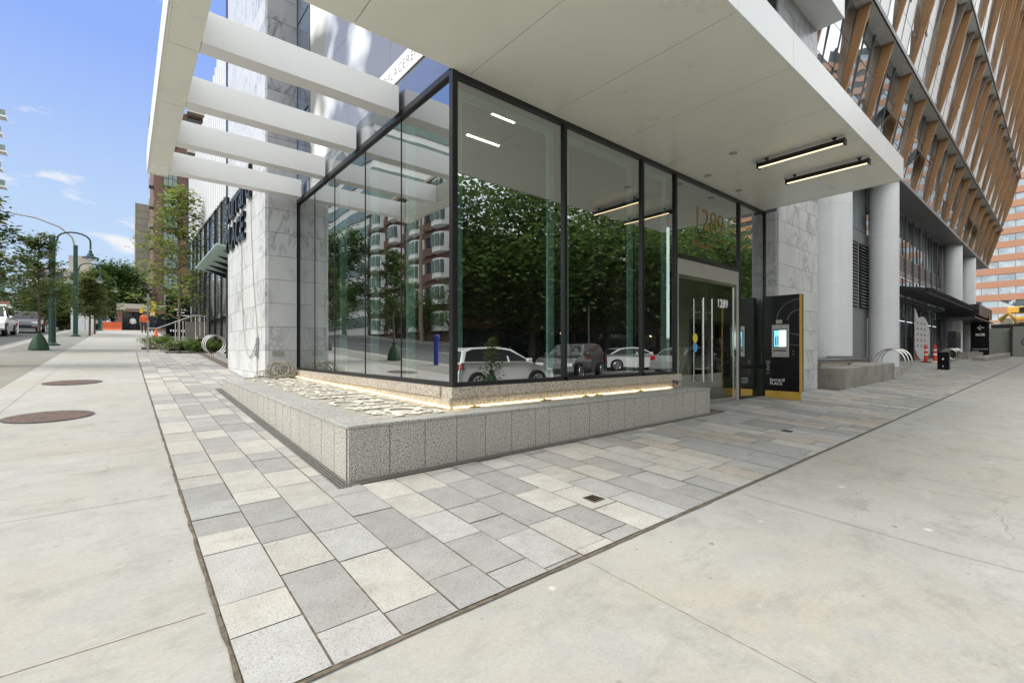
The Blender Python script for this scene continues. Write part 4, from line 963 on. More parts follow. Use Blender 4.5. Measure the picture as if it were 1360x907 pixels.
t = thing('arrow_sign', (55.2, 4.75, z), 'black upright sign with a white arrow pointing to the entry', 'sign')
mb = MB(); mb.box(55.0, 55.25, 4.25, 5.35, z, z + 3.4); mb.build('panel', 'blackgloss', t)
mb = MB(); mb.prism([(54.99, 4.98, z + 2.45), (54.99, 4.72, z + 2.72), (54.99, 4.72, z + 2.6), (54.99, 4.86, z + 2.45), (54.99, 4.72, z + 2.3), (54.99, 4.72, z + 2.18)], (-.01, 0, 0)); mb.box(54.975, 54.99, 4.52, 4.9, z + 2.41, z + 2.49)
mb.box(54.98, 54.99, 4.5, 5.05, z + 1.96, z + 1.77); mb.box(54.98, 54.99, 4.62, 4.92, z + 1.84, z + 1.9); mb.build('arrow', 'whitetext', t, fix=True)
mb = MB(); txt(mb, 'ONE BURRARD', .14, (54.98, 5.25, z + .62), (0, -1, 0), depth=.004); txt(mb, 'PLACE', .14, (54.98, 5.25, z + .44), (0, -1, 0), depth=.004); mb.build('lettering', 'whitetext', t)
# hoarding
t = thing('site_hoarding', (62, 3, g(62, 3)), 'grey green construction hoarding closing the end of the sidewalk', 'hoarding')
for i, (a, b, x) in enumerate(((3.5, 5.6, 63.0), (-.5, 3.3, 62.5), (-6, -.6, 62.5))):
    mb = MB(); mb.box(x, x + .12, a, b, g(62, 3) - .3, g(62, 3) + 2.75 - .1 * (i == 0)); mb.build('panel', 'hoard', t)
mb = MB(); mb.box(62.4, 62.9, 3.32, 3.48, .2, 3.2); mb.build('post', 'black', t)
mb = MB(); mb.torus((62.49, 2.45, 1.9), .3, .05, 'x', 20, 6); mb.torus((62.49, 2.45, 1.9), .12, .04, 'x', 12, 6); mb.build('emblem', 'darkgrey', t)
# excavator behind the hoarding
t = thing('excavator', (75, 4.5, .8), 'yellow excavator parked behind the grey green hoarding', 'excavator')
ex, ey = 74.0, 5.4
mb = MB(); mb.box(ex, ex + 4.5, ey - .6, ey + .2, .8, 1.7); mb.box(ex, ex + 4.5, ey - 3.0, ey - 2.2, .8, 1.7); mb.build('track', 'black', t, bevel=.2)
mb = MB(); mb.box(ex - .3, ex + 4.2, ey - 3.0, ey + .2, 2.5, 3.65); mb.build('body', 'yellow', t, bevel=.15)
mb = MB(); mb.box(ex - .35, ex - .32, ey - 1.5, ey + .1, 2.8, 3.6); mb.box(ex - .4, ex + 4.2, ey - 2.6, ey + .15, 3.66, 3.95); mb.build('dark_trim', 'black', t)
mb = MB(); txt(mb, 'CAT', .80, (ex - .36, ey - .05, 2.95), (0, -1, 0), depth=.01, offset=.03); mb.build('lettering', 'whitetext', t)
mb = MB(); mb.box(ex + .2, ex + 2, ey - 1.5, ey - .5, 3.96, 4.7); mb.build('cab', 'letterwhite', t, bevel=.1)
mb = MB(); mb.tube([(ex + .5, ey - .9, 4.0), (ex + .3, ey - .6, 4.6), (ex - .4, ey - 1.2, 5.15), (ex - .3, ey - 1.6, 4.6), (ex, ey - 1.8, 4.0)], [.22, .26, .2, .16, .12], 8); mb.build('boom', 'yellow', t)
t = thing('drilling_rig', (84, 1.5, .8), 'yellow drilling rig with a dark upright mast behind the hoarding', 'machine')
mb = MB(); mb.box(84, 86, -6, 4.9, 5.7, 6.5); mb.box(84.2, 85.8, -6, 4.9, 4.8, 5.3); mb.build('beam', 'yellow', t, bevel=.1)
mb = MB(); mb.box(83.2, 83.8, 2.7, 3.1, 1.2, 6.9); mb.box(83.2, 83.8, 2.4, 3.4, 6.9, 7.5); mb.box(83.9, 83.99, -5, 3.9, 5.8, 6.4); mb.build('mast', 'black', t)
mb = MB(); mb.box(86.2, 88, -4, 8, .8, 4.7); mb.build('engine_house', 'planter_conc', t, bevel=.1)
# terracotta banded building beyond
BX = 185
t = thing('banded_office_building', (BX, 10, 0), 'far office building with horizontal terracotta bands and ribbon windows', 'building')
z = 4; k = 0
mb = MB(); mb.box(BX + .5, BX + 30, -80, 22, -2, 78); mb.build('core', 'darkglass', t)
while z < 76:
    m2 = MB(); m2.box(BX, BX + 30.2, -80.2, 22.2, z, z + 1.75); m2.build('spandrel_band', 'terra', t)
    m3 = MB(); y = -60.0
    while y < 22: m3.hexa([(BX + .3, y, z + 1.77), (BX + .3, y + 3.2, z + 1.77), (BX + .45, y + 3.2, z + 1.77), (BX + .45, y, z + 1.77), (BX + .3 + rt.uniform(-.12, .12), y, z + 3.58), (BX + .3 + rt.uniform(-.12, .12), y + 3.2, z + 3.58), (BX + .6, y + 3.2, z + 3.58), (BX + .6, y, z + 3.58)]); y += 3.3
    m3.build('ribbon_window', 'farglass', t); z += 3.6
# ------------------------------------------------------------------ trees
def limb(mb, p, d, l, r, rnd, depth, tips, spread=.55, up=.15):
    P = [Vector(p)]; rs = [r]; dd = Vector(d).normalized()
    n = 4
    for i in range(n):
        dd = (dd + Vector((rnd.uniform(-.12, .12), rnd.uniform(-.12, .12), up * .3 + rnd.uniform(-.05, .1)))).normalized()
        P.append(P[-1] + dd * l / n); rs.append(r * (1 - .55 * (i + 1) / n))
    mb.tube(P, rs, 6 if r > .03 else 4, 0, False); tips += P[2:]
    if depth:
        for k in range(rnd.randint(2, 4)):
            q = P[rnd.randint(1, n)]; a = rnd.uniform(0, 6.28); nd = (dd + Vector((math.cos(a), math.sin(a), rnd.uniform(-.2, .6))) * spread).normalized()
            limb(mb, q, nd, l * rnd.uniform(.5, .75), r * .45, rnd, depth - 1, tips, spread, up)
def leaves(pts, n, size, rnd, spread, mat, name, parent, squash=.7, accept=None):
    mb = MB()
    for k in range(n):
        c = pts[rnd.randrange(len(pts))]
        p = Vector((c[0] + rnd.gauss(0, spread), c[1] + rnd.gauss(0, spread), c[2] + rnd.gauss(0, spread * squash)))
        if accept and not accept(p): continue
        a, b = rnd.uniform(0, 6.28), rnd.uniform(-.9, .9); s = size * rnd.uniform(.55, 1.25)
        u = Vector((math.cos(a), math.sin(a), b * .6)).normalized(); w = u.cross(Vector((rnd.uniform(-.6, .6), rnd.uniform(-.6, .6), 1))).normalized()
        mb.quad([p - u * s * .5, p - w * s * .28 , p + u * s * .5, p + w * s * .28], rnd.randrange(len(mat)))
    return mb.build(name, mat, parent)
def broad_tree(name, x, y, h, cr, label, group, mats=('leaf_m', 'leaf_d'), seed=1, n=5000, leaf=.22, trunk_h=.28, tr=.16, z=None, bark='bark', lobes=16, cat='tree'):
    rnd = random.Random(seed); z = g(x, y) if z is None else z
    t = thing(name, (x, y, z), label, cat, group)
    mb = MB(); tips = []
    th = h * trunk_h; mb.tube([(x, y, z - .1), (x + .05, y, z + th * .5), (x, y, z + th), (x + rnd.uniform(-.2, .2), y, z + h * .6), (x, y, z + h * .86)], [tr * 1.2, tr, tr * .85, tr * .5, tr * .12], 10)
    for k in range(9):
        a = 2.4 * k + rnd.uniform(-.4, .4); f = k / 9; zz_ = z + th + (h * .75 - th) * f
        limb(mb, (x, y, zz_), (math.cos(a), math.sin(a), .55 + f * .5), cr * (1.05 - .5 * f), tr * .42, rnd, 1, tips)
    mb.build('trunk', bark, t, smooth=True)
    pts = []
    cz = z + th + (h - th) * .48; rz = (h - th) * .55
    for k in range(lobes):
        while True:
            v = Vector((rnd.uniform(-1, 1), rnd.uniform(-1, 1), rnd.uniform(-1, 1)))
            if .45 < v.length < .86: break
        pts.append((x + v.x * cr, y + v.y * cr, cz + v.z * rz))
    pts += [tuple(q) for q in tips[::3]]
    leaves(pts, n, leaf, rnd, cr * .19, mats, 'crown', t, .8)
    return t
def sapling(name, x, y, h, w, label, group, mats, seed, n=1400, leaf=.12, bag=False, tr=.035, th=.32, bark='bark', z=None, cat='tree', flare=1.0, gap=.12):
    rnd = random.Random(seed); z = g(x, y) if z is None else z
    t = thing(name, (x, y, z), label, cat, group)
    mb = MB(); tips = []
    mb.tube([(x, y, z - .05), (x + .02, y, z + h * .4), (x - .02, y + .02, z + h * .75), (x, y, z + h)], [tr * 1.2, tr, tr * .6, tr * .15], 8)
    k = 0; f = th
    while f < .97:
        a = k * 2.4 + rnd.uniform(-.3, .3); L_ = w * .5 * (1.15 - f) / (1.15 - th) ** 1 * rnd.uniform(.75, 1.15) * flare
        p0 = Vector((x, y, z + h * f)); d = Vector((math.cos(a), math.sin(a), rnd.uniform(.25, .6)))
        P = [p0 + d * L_ * q for q in (0, .33, .66, 1)]; mb.tube(P, [tr * .4, tr * .3, tr * .2, tr * .1], 5, 0, False)
        tips += P[1:] + [p0 + d * L_ * .5, p0 + d * L_ * .85]; f += .022; k += 1
    mb.build('trunk', bark, t, smooth=True)
    leaves([tuple(q) for q in tips], n, leaf, rnd, gap, mats, 'crown', t, .55)
    if bag:
        b_ = MB(); prof = [(.27, 0), (.275, .06), (.245, .2), (.20, .36), (.145, .5), (.085, .6), (.05, .65), (.10, .72)]
        b_.lathe((x, y, z), prof, 30)
        for q in range(len(b_.v)): v = b_.v[q]; rr_ = 1 + (.05 + .10 * (v[2] - z)) * math.sin(7 * math.atan2(v[1] - y, v[0] - x) + v[2] * 5) + .05 * math.sin(3 * math.atan2(v[1] - y, v[0] - x)); b_.v[q] = (x + (v[0] - x) * rr_, y + (v[1] - y) * rr_, v[2])
        b_.build('watering_bag', 'greenbag', t, smooth=True)
    return t
sapling('young_tree', -2.5, 25.0, 4.4, 2.7, 'young tree with narrow top and green watering bag beside the first lamp post', 'young street trees', ['leaf_g', 'leaf_m', 'leaf_g'], 3, 4600, .14, True, .04, .27, gap=.13)
sapling('young_tree', -2.86, 17.8, 4.5, 2.5, 'young street tree whose branch tips enter at the picture edge', 'young street trees', ['leaf_m', 'leaf_g'], 8, 4500, .14, True, .04, .38)
sapling('slim_tree', -1.8, 42, 3.9, 1.9, 'slim olive leaved tree just past the taller lamp post', 'slim trees further up the sidewalk', ['leaf_g', 'leaf_g'], 5, 5000, .19, False, .05, .30, gap=.24)
sapling('slim_tree', -1.7, 46, 4.6, 2.6, 'slim olive leaved tree between the tall lamp and the big round tree', 'slim trees further up the sidewalk', ['leaf_g', 'leaf_m'], 6, 6500, .21, False, .05, .28, gap=.32)
sapling('birch_tree', 2.0, 27.2, 7.6, 4.6, 'slender yellow green tree rising from the shrub bed by the handrail', None, ['leaf_y', 'leaf_m', 'leaf_y'], 12, 5000, .19, False, .06, .15, 'barklight', gap=.26)
broad_tree('maple_tree', -1.3, 86, 10.4, 3.8, 'big round dark green tree behind the brick shop', None, ('leaf_m', 'leaf_d'), 22, 24000, .46, .14, .25, lobes=60)
for i, (x, y, h, c, lb) in enumerate(((-7.5, 92, 8, 3.5, 'bushy green tree behind the second lamp post'), (-11.5, 98, 7, 3.4, 'dark leafy tree behind the parked cars up the hill'), (-5.2, 80, 5.2, 2.4, 'small pale green tree beside the big round tree'), (-18.5, 100, 9, 4, 'dark tree behind the white van'))):
    broad_tree('street_tree', x, y, h, c, lb, 'trees beyond the crossing', (['leaf_m', 'leaf_d', 'leaf_y', 'leaf_d'][i], 'leaf_m'), 40 + i, 7000, .42, .1, .2, lobes=30)
# shrub beds by the side entrance
def shrub(x0, x1, y0, y1, h, n, seed, label, name='shrub', grp='low shrubs by the handrail', mats=('leaf_m', 'leaf_m', 'leaf_y')):
    rnd = random.Random(seed); z = g((x0 + x1) / 2, (y0 + y1) / 2)
    t = thing(name, ((x0 + x1) / 2, (y0 + y1) / 2, z), label, 'shrub', grp)
    mb = MB()
    for k in range(14):
        a, b = rnd.uniform(x0 + .1, x1 - .1), rnd.uniform(y0 + .1, y1 - .1); mb.tube([(a, b, g(a, b)), (a + rnd.uniform(-.1, .1), b, g(a, b) + h * .6)], .012, 4)
    mb.build('stem', 'bark', t)
    pts = [(rnd.uniform(x0, x1), rnd.uniform(y0, y1), 0) for k in range(28)]; pts = [(a, b, g(a, b) + h * rnd.uniform(.25, .8)) for a, b, c in pts]
    leaves(pts, n, .085, rnd, .12, mats, 'foliage', t, .6, lambda p: p.z > g(p.x, p.y) + .01)
shrub(1.25, 3.0, 22.3, 23.6, .55, 3600, 1, 'low green shrub bed nearest the paving, in front of the steel posts')
shrub(2.2, 3.6, 24.0, 26.0, .75, 2600, 2, 'taller shrubs behind the near bed against the low wall')
shrub(.62, 1.7, 25.0, 28.0, .6, 3200, 3, 'low shrub bed to the side of the handrail foot, beyond its first post')
mb = MB(); mb.box(.55, 1.75, 24.8, 28.2, .9, g(1, 26) + .03); mb.box(1.2, 3.05, 22.15, 23.7, .9, g(2, 22.9) + .02); mb.build('planting_soil', 'joint', kind='structure')
mb = MB(); mb.box(3.3, 3.6, 23.8, 33, 1, 2.6); mb.box(2.2, 3.3, 26.6, 26.8, 1, 2.5); mb.build('retaining_wall', 'planter_conc', None, 'low pale concrete wall behind the shrubs', 'wall')
mb = MB()
for k in range(5): mb.box(1.1 + .32 * k, 3.3, 23.75, 24.7, 1.0, 1.2 + .14 * k)
mb.build('steps', 'planter_conc', None, 'short flight of concrete steps beside the shrub bed', 'steps')
t = thing('handrail', (.7, 23.2, g(.7, 23.2)), 'brushed steel handrail sloping up beside the shrub bed', 'handrail')
mb = MB(); mb.tube([(.70, 23.25, 2.0), (1.0, 23.4, 2.02), (2.25, 24.0, 2.62), (2.55, 24.1, 2.64), (2.7, 24.15, 2.60)], .028, 8); mb.build('rail', 'steel', t, smooth=True)
mb = MB(); mb.box(.67, .73, 23.2, 23.26, 1.0, 2.0); mb.build('post', 'steel', t)
for k in range(3):
    mb = MB(); mb.tube([(1.62 + .13 * k, 23.72, 1.35), (1.62 + .13 * k, 23.72, 2.36)], .022, 8); mb.build('post', 'steel', t)
    mb = MB(); mb.tube([(2.35 + .16 * k, 24.1, 1.5), (2.35 + .16 * k, 24.1, 2.62 - .03 * k)], .022, 8); mb.build('post', 'steel', t)
bike_rack(2.55, 19.7, 3, .45, 'steel hoop bike rack beside the marble wall and shrubs', .34, 'y')

# ------------------------------------------------------------------ side street buildings
P_ = thing('ribbed_podium_building', (3.0, 16, 0), 'neighbouring low building with white ribbed cladding over dark framed glass', 'building')
def ztop(y): return 14.6 - (y - 15.1) * .17
def zbot(y): return 6.9 + (y - 15.1) * .035
mb = MB(); y = 15.1
while y < 34:
    b = min(y + .55, 34); mb.hexa([(3.0, y, zbot(y)), (3.2, y, zbot(y)), (3.2, b, zbot(b)), (3.0, b, zbot(b)), (3.0, y, ztop(y)), (3.2, y, ztop(y)), (3.2, b, ztop(b)), (3.0, b, ztop(b))]); mb.hexa([(2.96, y, zbot(y)), (3.0, y, zbot(y)), (3.0, y + .09, zbot(y)), (2.96, y + .09, zbot(y)), (2.96, y, ztop(y)), (3.0, y, ztop(y)), (3.0, y + .09, ztop(y + .09)), (2.96, y + .09, ztop(y + .09))]); y = b
mb.build('ribbed_cladding', 'ribwhite', P_)
mb = MB(); mb.hexa([(3.2, 15.1, 7), (9, 15.1, 7), (9, 34, 7.6), (3.2, 34, 7.6), (3.2, 15.1, 14.5), (9, 15.1, 14.5), (9, 34, 11.3), (3.2, 34, 11.3)]); mb.box(3.25, 9, 15.1, 34, 1, 7); mb.build('body', 'darkgrey', P_)
yy = fr(15.2, 34, 1.7)
for a, b in zip(yy, yy[1:]):
    mb = MB(); mb.box(3.05, 3.1, a + .05, b - .05, 2.5, 4.6); mb.box(3.05, 3.1, a + .05, b - .05, 4.66, 6.9 + (a - 15) * .03); mb.build('window', 'towerglass', P_)
    mb = MB(); mb.box(2.98, 3.06, a - .03, a + .03, 1.5, 6.95 + (a - 15) * .03); mb.build('mullion', 'black', P_)
mb = MB(); mb.box(2.75, 2.93, 18.7, 19.1, .8, 14.2); mb.build('corner_post', 'black', P_)
for k in range(9): mb = MB(); mb.prism([(2.8, 16.2, 7.6 + k * .8), (2.8, 16.6, 7.9 + k * .8), (2.8, 16.9, 7.6 + k * .8), (2.8, 16.5, 8.2 + k * .8 + .2)], (.12, 0, 0)); mb.build('timber_lattice', 'wood', P_)
G_ = bpy.data.objects.new('glass_awning', None); COL.objects.link(G_); G_.parent = P_
mb = MB(); mb.hexa([(1.95, 15.1, 4.08), (1.95, 20.2, 4.08), (3.0, 20.2, 3.92), (3.0, 15.1, 3.92), (1.95, 15.1, 4.11), (1.95, 20.2, 4.11), (3.0, 20.2, 3.95), (3.0, 15.1, 3.95)]); mb.build('glass_sheet', 'frost', G_)
for k in range(5): mb = MB(); yk = 16.7 + k * 1.0; mb.prism([(2.2, yk - 1, 4.02), (2.92, yk - 1, 3.72), (2.92, yk - 1, 3.92), (2.2, yk - 1, 4.04)], (0, .03, 0)); mb.build('bracket', 'black', G_)
# black pylon
t = thing('pylon_sign', (3.0, 42, g(3, 42)), 'black pylon sign with thin white text lines behind the yellow green tree', 'sign')
z = g(3, 42)
mb = MB(); mb.box(2.3, 4.0, 42, 42.3, z, z + 3.0); mb.build('panel', 'blackgloss', t)
mb = MB()
for k, (a, b) in enumerate(((2.75, 3.5), (2.95, 3.4), (2.95, 3.7))): mb.box(a, b, 41.98, 41.995, z + 1.95 - k * .22, z + 2.02 - k * .22)
for k in range(7): mb.box(2.55 + k * .16, 2.63 + k * .16, 41.98, 41.995, z + .35, z + .5)
mb.build('lettering', 'whitetext', t)
# brick tower
t = thing('brick_tower', (6, 86, 3), 'brown brick apartment tower with tall green tinted window bays', 'building'); 
z0 = 3
mb = MB(); mb.box(3.3, 11.5, 86, 100, z0, 37); mb.build('wall', 'brick', t)
for k in range(11):
    z = z0 + 1.2 + k * 3.05
    mb = MB(); mb.box(4.35, 6.1, 85.88, 85.995, z - .2, z + 2.35); mb.build('window_frame', 'black', t)
    mb = MB()
    for a in (4.45, 5.02, 5.59): mb.box(a, a + .48, 85.82, 85.879, z, z + 1.05); mb.box(a, a + .48, 85.82, 85.879, z + 1.15, z + 2.2)
    mb.build('window_pane', 'greenglass', t)
    mb = MB(); mb.box(7.3, 8.9, 85.9, 85.995, z, z + 1.9); mb.build('window_pane', 'darkglass', t)
    mb = MB(); mb.box(2.75, 3.3, 86.1, 88, z - .3, z - .1); mb.box(2.75, 2.82, 86.1, 88, z - .1, z + .8); mb.build('balcony', 'midgrey', t)
    if k > 6: mb = MB(); mb.box(7.2, 11.6, 84.6, 85.99, z + 2.25, z + 2.45); mb.box(7.2, 11.6, 84.6, 84.66, z + 2.46, z + 3.2, 1); mb.build('balcony', ['beige', 'farglass'], t)
t = thing('concrete_tower', (2.6, 101, 3), 'plain beige concrete slab tower with horizontal lines behind the brick tower', 'building')
mb = MB(); mb.box(1.4, 4.6, 101, 112, 3, 26); mb.build('wall', 'concslab', t)
mb = MB()
for k in range(19): mb.box(1.38, 4.6, 100.97, 100.999, 4 + k * 1.15, 4.06 + k * 1.15)
mb.box(1.38, 1.45, 100.95, 100.998, 3, 26); mb.build('string_course', 'planter_conc', t)
# corner shop
t = thing('brick_shop', (3, 72, 3.3), 'single storey brick corner shop with wide dark windows', 'shop')
z = g(2, 72)
mb = MB(); mb.box(-.7, -.2, 72, 74, z, z + 3.1); mb.box(1.75, 2.3, 72, 74, z, z + 3.1); mb.box(-.2, 1.75, 72, 74, z + 2.35, z + 3.1); mb.box(2.3, 8, 72.4, 74, z + 2.3, z + 3.0); mb.box(-.7, 8, 74, 82, z, z + 3.0); mb.box(2.3, 8, 72.4, 74, z, z + .5); mb.build('wall', 'brickred', t)
mb = MB(); mb.box(-.75, 2.35, 71.9, 71.998, z + 2.5, z + 3.35); mb.box(-.75, 8.1, 72, 82, z + 3.11, z + 3.3); mb.box(2.35, 8, 72.2, 72.39, z + 2.85, z + 3.0); mb.build('parapet', 'beige', t)
mb = MB(); mb.box(.1, 1.5, 71.85, 71.899, z + 2.6, z + 2.75); mb.build('name_board', 'brick', t)
for a, b in ((-.15, .75), (.85, 1.7)): mb = MB(); mb.box(a, b, 72.8, 72.85, z, z + 2.3); mb.build('window', 'darkglass', t)
for k in range(3): mb = MB(); mb.box(2.4 + k * 1.8, 4.1 + k * 1.8, 72.5, 72.55, z + .5, z + 2.3); mb.build('window', 'darkglass', t)
for i, (x, y) in enumerate(((-1.0, 66.5),)):
    z = g(x, y); mb = MB(); mb.prism([(x - .8, y - .3, z), (x - .8, y + .3, z), (x - .8, y + .14, z + .3), (x - .8, y + .09, z + .95), (x - .8, y - .09, z + .95), (x - .8, y - .14, z + .3)], (1.55, 0, 0)); mb.build('road_barrier', 'orange', None, ['orange plastic road barrier just to the side of the brick shop', 'orange plastic road barrier behind the third lamp post'][i], 'barrier', bevel=.02, fix=True)
mb = MB(); x, y = 1.65, 40; z = g(x, y); mb.lathe((x, y, z), [(.2, 0), (.2, .03), (.13, .04), (.03, .6)], 14); mb.build('traffic_cone', 'orange', None, 'small orange traffic cone beyond the shrub bed', 'traffic cone')
t = thing('apartment_block', (-8, 130, 4), 'beige mid rise apartment block with rows of windows beyond the street trees', 'building')
mb = MB(); mb.box(-14.5, -3.2, 130, 145, 3, 17.6); mb.box(-8.8, -5.5, 131, 140, 17.6, 20.6); mb.build('wall', 'beige', t)
for k in range(5):
    for j in range(4): mb = MB(); mb.box(-13.8 + j * 2.7, -12.2 + j * 2.7, 129.9, 129.99, 5 + k * 2.6, 6.5 + k * 2.6); mb.build('window', 'darkglass', t)
    mb = MB(); mb.box(-14.6, -3.1, 129.3, 129.89, 4.2 + k * 2.6, 4.45 + k * 2.6); mb.build('balcony', 'palew', t)
t = thing('balcony_tower', (-25, 118, 4), 'tall pale tower with white balconies at the picture edge', 'building')
mb = MB(); mb.box(-40, -17.2, 118.5, 121, 3, 44); mb.build('wall', 'palew', t)
for k in range(13):
    z = 5 + k * 3.0
    mb = MB(); mb.box(-30, -15.6 - (k % 2) * .5, 116.6, 118.6, z, z + .25); mb.build('balcony', 'palew', t)
    mb = MB(); mb.box(-30, -15.7 - (k % 2) * .5, 116.6, 116.66, z + .26, z + 1.2); mb.build('balcony_glass', 'greenglass', t)
    mb = MB(); mb.box(-29, -18, 118.4, 118.49, z + .4, z + 2.5); mb.build('window', 'darkglass', t)
t = thing('awning_shop', (-17, 88, 4), 'low dark shop with a faded red sloping awning behind the white van', 'shop')
z = 3.6
mb = MB(); mb.box(-19.5, -10.5, 88, 96, z, z + 3.0); mb.build('wall', 'darkgrey', t)
mb = MB(); mb.prism([(-19.6, 86.6, z + 2.3), (-19.6, 88, z + 2.5), (-19.6, 88, z + 3.9)], (8.2, 0, 0)); mb.build('awning', 'awn', t)
mb = MB(); mb.box(-18.5, -12, 87.9, 87.99, z + .3, z + 2.0); mb.build('window', 'darkglass', t)
mb = MB(); mb.box(-4.4, -3.3, 68, 68.5, g(-4, 68), g(-4, 68) + 2.4); mb.box(-3.25, -2.6, 68, 68.5, g(-4, 68), g(-4, 68) + 2.4); mb.build('utility_cabinet', 'palew', None, 'white street cabinet behind the slim trees', 'cabinet')

# ------------------------------------------------------------------ lamps
def bell(mb, x, y, z, s=1):
    mb.lathe((x, y, z), [(.05 * s, .34 * s), (.07 * s, .20 * s), (.11 * s, .16 * s), (.12 * s, .08 * s), (.30 * s, 0), (.31 * s, -.03 * s), (.10 * s, -.02 * s)], 20)
def lamp(x, y, h, label, arm=1.05, cobra=False, ph=None):
    z = g(x, y); t = thing('street_lamp', (x, y, z), label, 'street lamp', 'green street lamps')
    mb = MB(); mb.lathe((x, y, z), [(.26, 0), (.26, .05), (.15, .10), (.125, .16), (.12, 1.0), (.11, h - .05), (.115, h - .04), (.115, h)], 14); mb.build('pole', 'green', t, smooth=False)
    zz = z + (ph or h - .2)
    mb = MB(); P = [(x + .08, y, zz - .12), (x + .16, y, zz + .02)] + [(x + .16 + (arm - .16) * (1 - math.cos(R(a))) / 2, y, zz + .1 + .34 * math.sin(R(a))) for a in range(0, 181, 20)] + [(x + arm, y, zz - .25)]
    mb.tube(P, .035, 8); mb.lathe((x + .09, y, zz - .25), [(.06, 0), (.06, .25)], 8); mb.build('arm', 'green', t, smooth=True)
    mb = MB(); bell(mb, x + arm, y, zz - .62); mb.build('lamp_shade', 'green', t)
    mb = MB(); mb.lathe((x + arm, y, zz - .80), [(.05, 0), (.16, .06), (.20, .14)], 14); mb.build('globe', 'lamp_w', t)
    if cobra:
        mb = MB(); mb.tube([(x, y, z + h - .1), (x - .15, y, z + h + .5), (x - .7, y, z + h + 1.05), (x - 1.8, y, z + h + 1.45), (x - 3.3, y, z + h + 1.6)], [.07, .06, .05, .045, .04], 8); mb.build('upper_arm', 'galv', t, smooth=True)
        mb = MB(); mb.box(x - 4.1, x - 3.3, y - .13, y + .13, z + h + 1.55, z + h + 1.65); mb.build('lamp_head', 'galv', t, bevel=.03)
    return t
lamp(-2.45, 28.7, 4.85, 'short green street lamp with one bell shade beside the young tree', 1.25)
lamp(-2.4, 40.6, 5.8, 'tall green street lamp with a high curved arm over the road and a bell shade', 1.15, True, 4.3)
lamp(-1.75, 57, 4.6, 'small distant green street lamp in front of the big round tree', 1.1)
t = thing('traffic_signal', (-12.8, 76, 3.3), 'dark curved mast arm carrying a yellow traffic signal and green street sign', 'traffic signal')
z = g(-12, 72)
mb = MB(); P = [(-12.6, 74, z), (-12.6, 74, z + 4.4), (-12.3, 74, z + 5.4), (-11.4, 74, z + 6.2), (-10, 74, z + 6.5), (-6.0, 74, z + 6.6)]; mb.tube(P, [.2, .17, .15, .13, .12, .08], 10); mb.build('mast', 'cardark', t, smooth=True)
mb = MB(); mb.box(-6.55, -6.1, 73.7, 74, z + 5.7, z + 7.0); mb.build('signal_head', 'yellowsig', t, bevel=.03)
mb = MB(); mb.box(-8.6, -7.1, 73.8, 73.84, z + 6.0, z + 6.5); mb.build('street_sign', 'green', t)
t = thing('traffic_signal', (3.3, 64, 3.3), 'yellow traffic signals on a grey pole in front of the brick tower', 'traffic signal')
z = g(2.2, 64); x = 1.95
mb = MB(); mb.tube([(x, 64, z), (x, 64, z + 4.0)], .09, 8); mb.lathe((x, 64, z + 3.2), [(.16, 0), (.2, .15), (.16, .4)], 10); mb.build('pole', 'midgrey', t)
mb = MB(); mb.box(x + .3, x + .65, 63.8, 64.1, z + 2.3, z + 3.3); mb.build('signal_head', 'yellowsig', t, bevel=.02)
mb = MB(); mb.box(x + .15, x + .6, 63.8, 64.1, z + 1.6, z + 2.2); mb.build('walk_signal', 'yellowsig', t, bevel=.02)
mb = MB(); mb.box(x - .7, x - .4, 63.8, 64.1, z + 1.9, z + 2.5); mb.build('walk_signal', 'yellowsig', t, bevel=.02)
